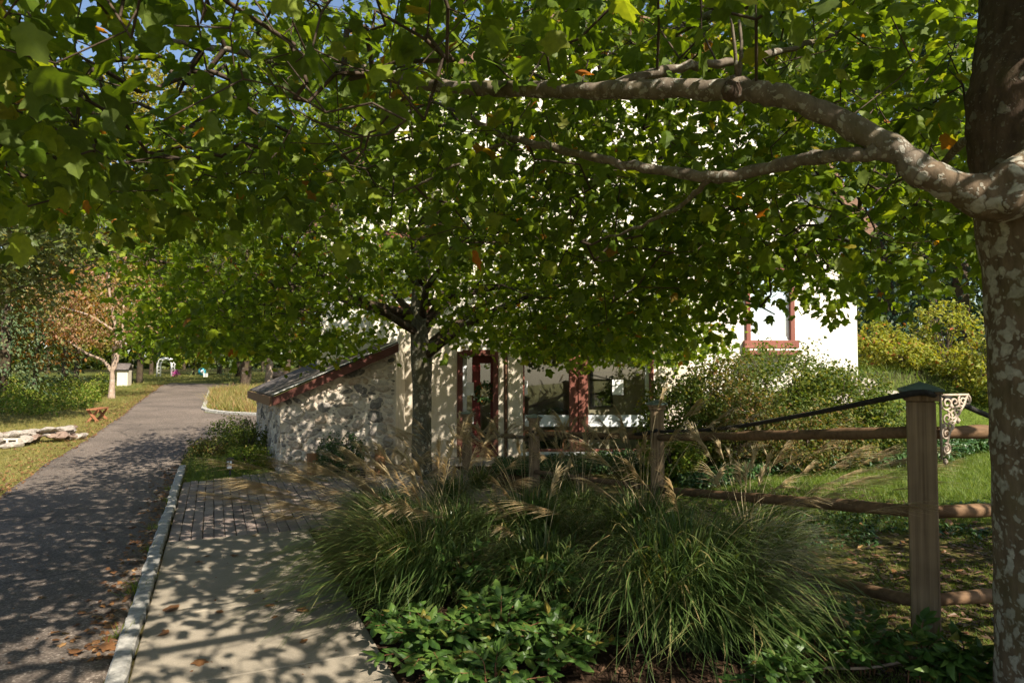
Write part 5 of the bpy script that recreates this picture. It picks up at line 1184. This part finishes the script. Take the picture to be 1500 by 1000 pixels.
def litter(name, XY, size, T, mat, label, lift=.006, tilt=.35):
    z = H(XY[:, 0], XY[:, 1]) + lift; n = len(XY); a = RNG.uniform(0, 6.283, n)
    tip = np.stack([np.cos(a), np.sin(a), RNG.normal(0, .12, n)], 1); nn = unit(np.stack([RNG.normal(0, tilt, n), RNG.normal(0, tilt, n), np.ones(n)], 1))
    V, F = leaf_arrays(np.column_stack([XY, z]), unit(tip), nn, RNG.uniform(.6, 1.3, n) * size, T); return tag(np_mesh(name, V, F, mat), label, 'litter', kind='stuff')
q = rand_xy(12000, -1.6, 4.2, 3.0, 8.5, lambda x, y: (x > kx(y) + 1.66) & (x < 6)); litter('bark_mulch', q, .05, T_CHIP, MAT['shred'], 'dark shredded mulch over the planting bed', .012, .3)
q = rand_xy(210, 1.3, 5, 3.2, 6.6, lambda x, y: x > 1.2); litter('leaf_litter', q, .06, T_MAPLE2, MAT['litter'], 'brown fallen leaves on the shaded soil behind the fence', .03)
e_ = RNG.choice([0, 0, 0, 1], 4200); yy = 4 + 34 * RNG.random(4200) ** 1.3
xx = np.where(e_ == 0, le_x(yy) - np.abs(RNG.normal(0, .45, 4200)) + .12, np.where(yy < 11.6, kx(yy) - .04 - np.abs(RNG.normal(0, .13, 4200)), le_x(yy) - np.abs(RNG.normal(0, 1.5, 4200))))
litter('leaf_litter', np.column_stack([xx, yy]), .045, T_MAPLE2, MAT['litter'], 'drift of brown fallen leaves along both edges of the path', .035)
q = rand_xy(500, -9, 0, 3.2, 14, lambda x, y: (x > le_x(y)) & (x < kx(y) + 1.3)); litter('leaf_litter', q, .022, T_OVAL2, MAT['litter'], 'scattered crumbs of dry leaf on the path and walk', .032)
# single fallen leaves on the walk and paving
LM = [None] * 3
for i in range(3):
    V, F = leaf_arrays(np.zeros((1, 3)), np.array([[0, 1.0, 0]]), np.array([[0, 0, 1.0]]), [1.0], T_MAPLE)
    V = V + np.array([0, -.4, .0]); V[:, 2] += .25 * np.abs(V[:, 0]) ** 1.2 * (i + 1) * .6 + .12
    o = np_mesh('fallen_leaf', V, F, MAT['litter']); LM[i] = o.data; bpy.data.objects.remove(o)
for i, (px, py, s) in enumerate(((250, 898, .13), (291, 830, .075), (343, 819, .07), (395, 893, .075), (442, 902, .09), (378, 872, .06), (293, 978, .08), (406, 888, .05), (240, 935, .07), (303, 819, .05), (445, 948, .06), (373, 789, .06), (388, 760, .06), (80, 936, .08), (113, 963, .09), (158, 955, .10), (166, 845, .07), (120, 905, .06), (60, 880, .05), (103, 880, .06), (195, 800, .06), (222, 800, .07), (210, 770, .06), (320, 903, .05), (402, 910, .05), (330, 745, .05), (300, 735, .05), (420, 730, .05), (205, 757, .06), (150, 780, .05))):
    b = G(px, py); o = link(bpy.data.objects.new('fallen_leaf', LM[i % 3])); o.location = b + Vector((0, 0, .030)); o.scale = (s, s, s); o.rotation_euler = (RNG.uniform(-.2, .2), RNG.uniform(-.2, .2), RNG.uniform(0, 6.28))
    big_ = i == 0
    tag(o, 'largest curled brown leaf lying on the concrete walk near the kerb' if big_ else ('small brown fallen leaf on the dark asphalt path' if px < 230 else 'small brown fallen leaf on the walk or paving'), 'leaf', 'fallen leaves on the path and walk')
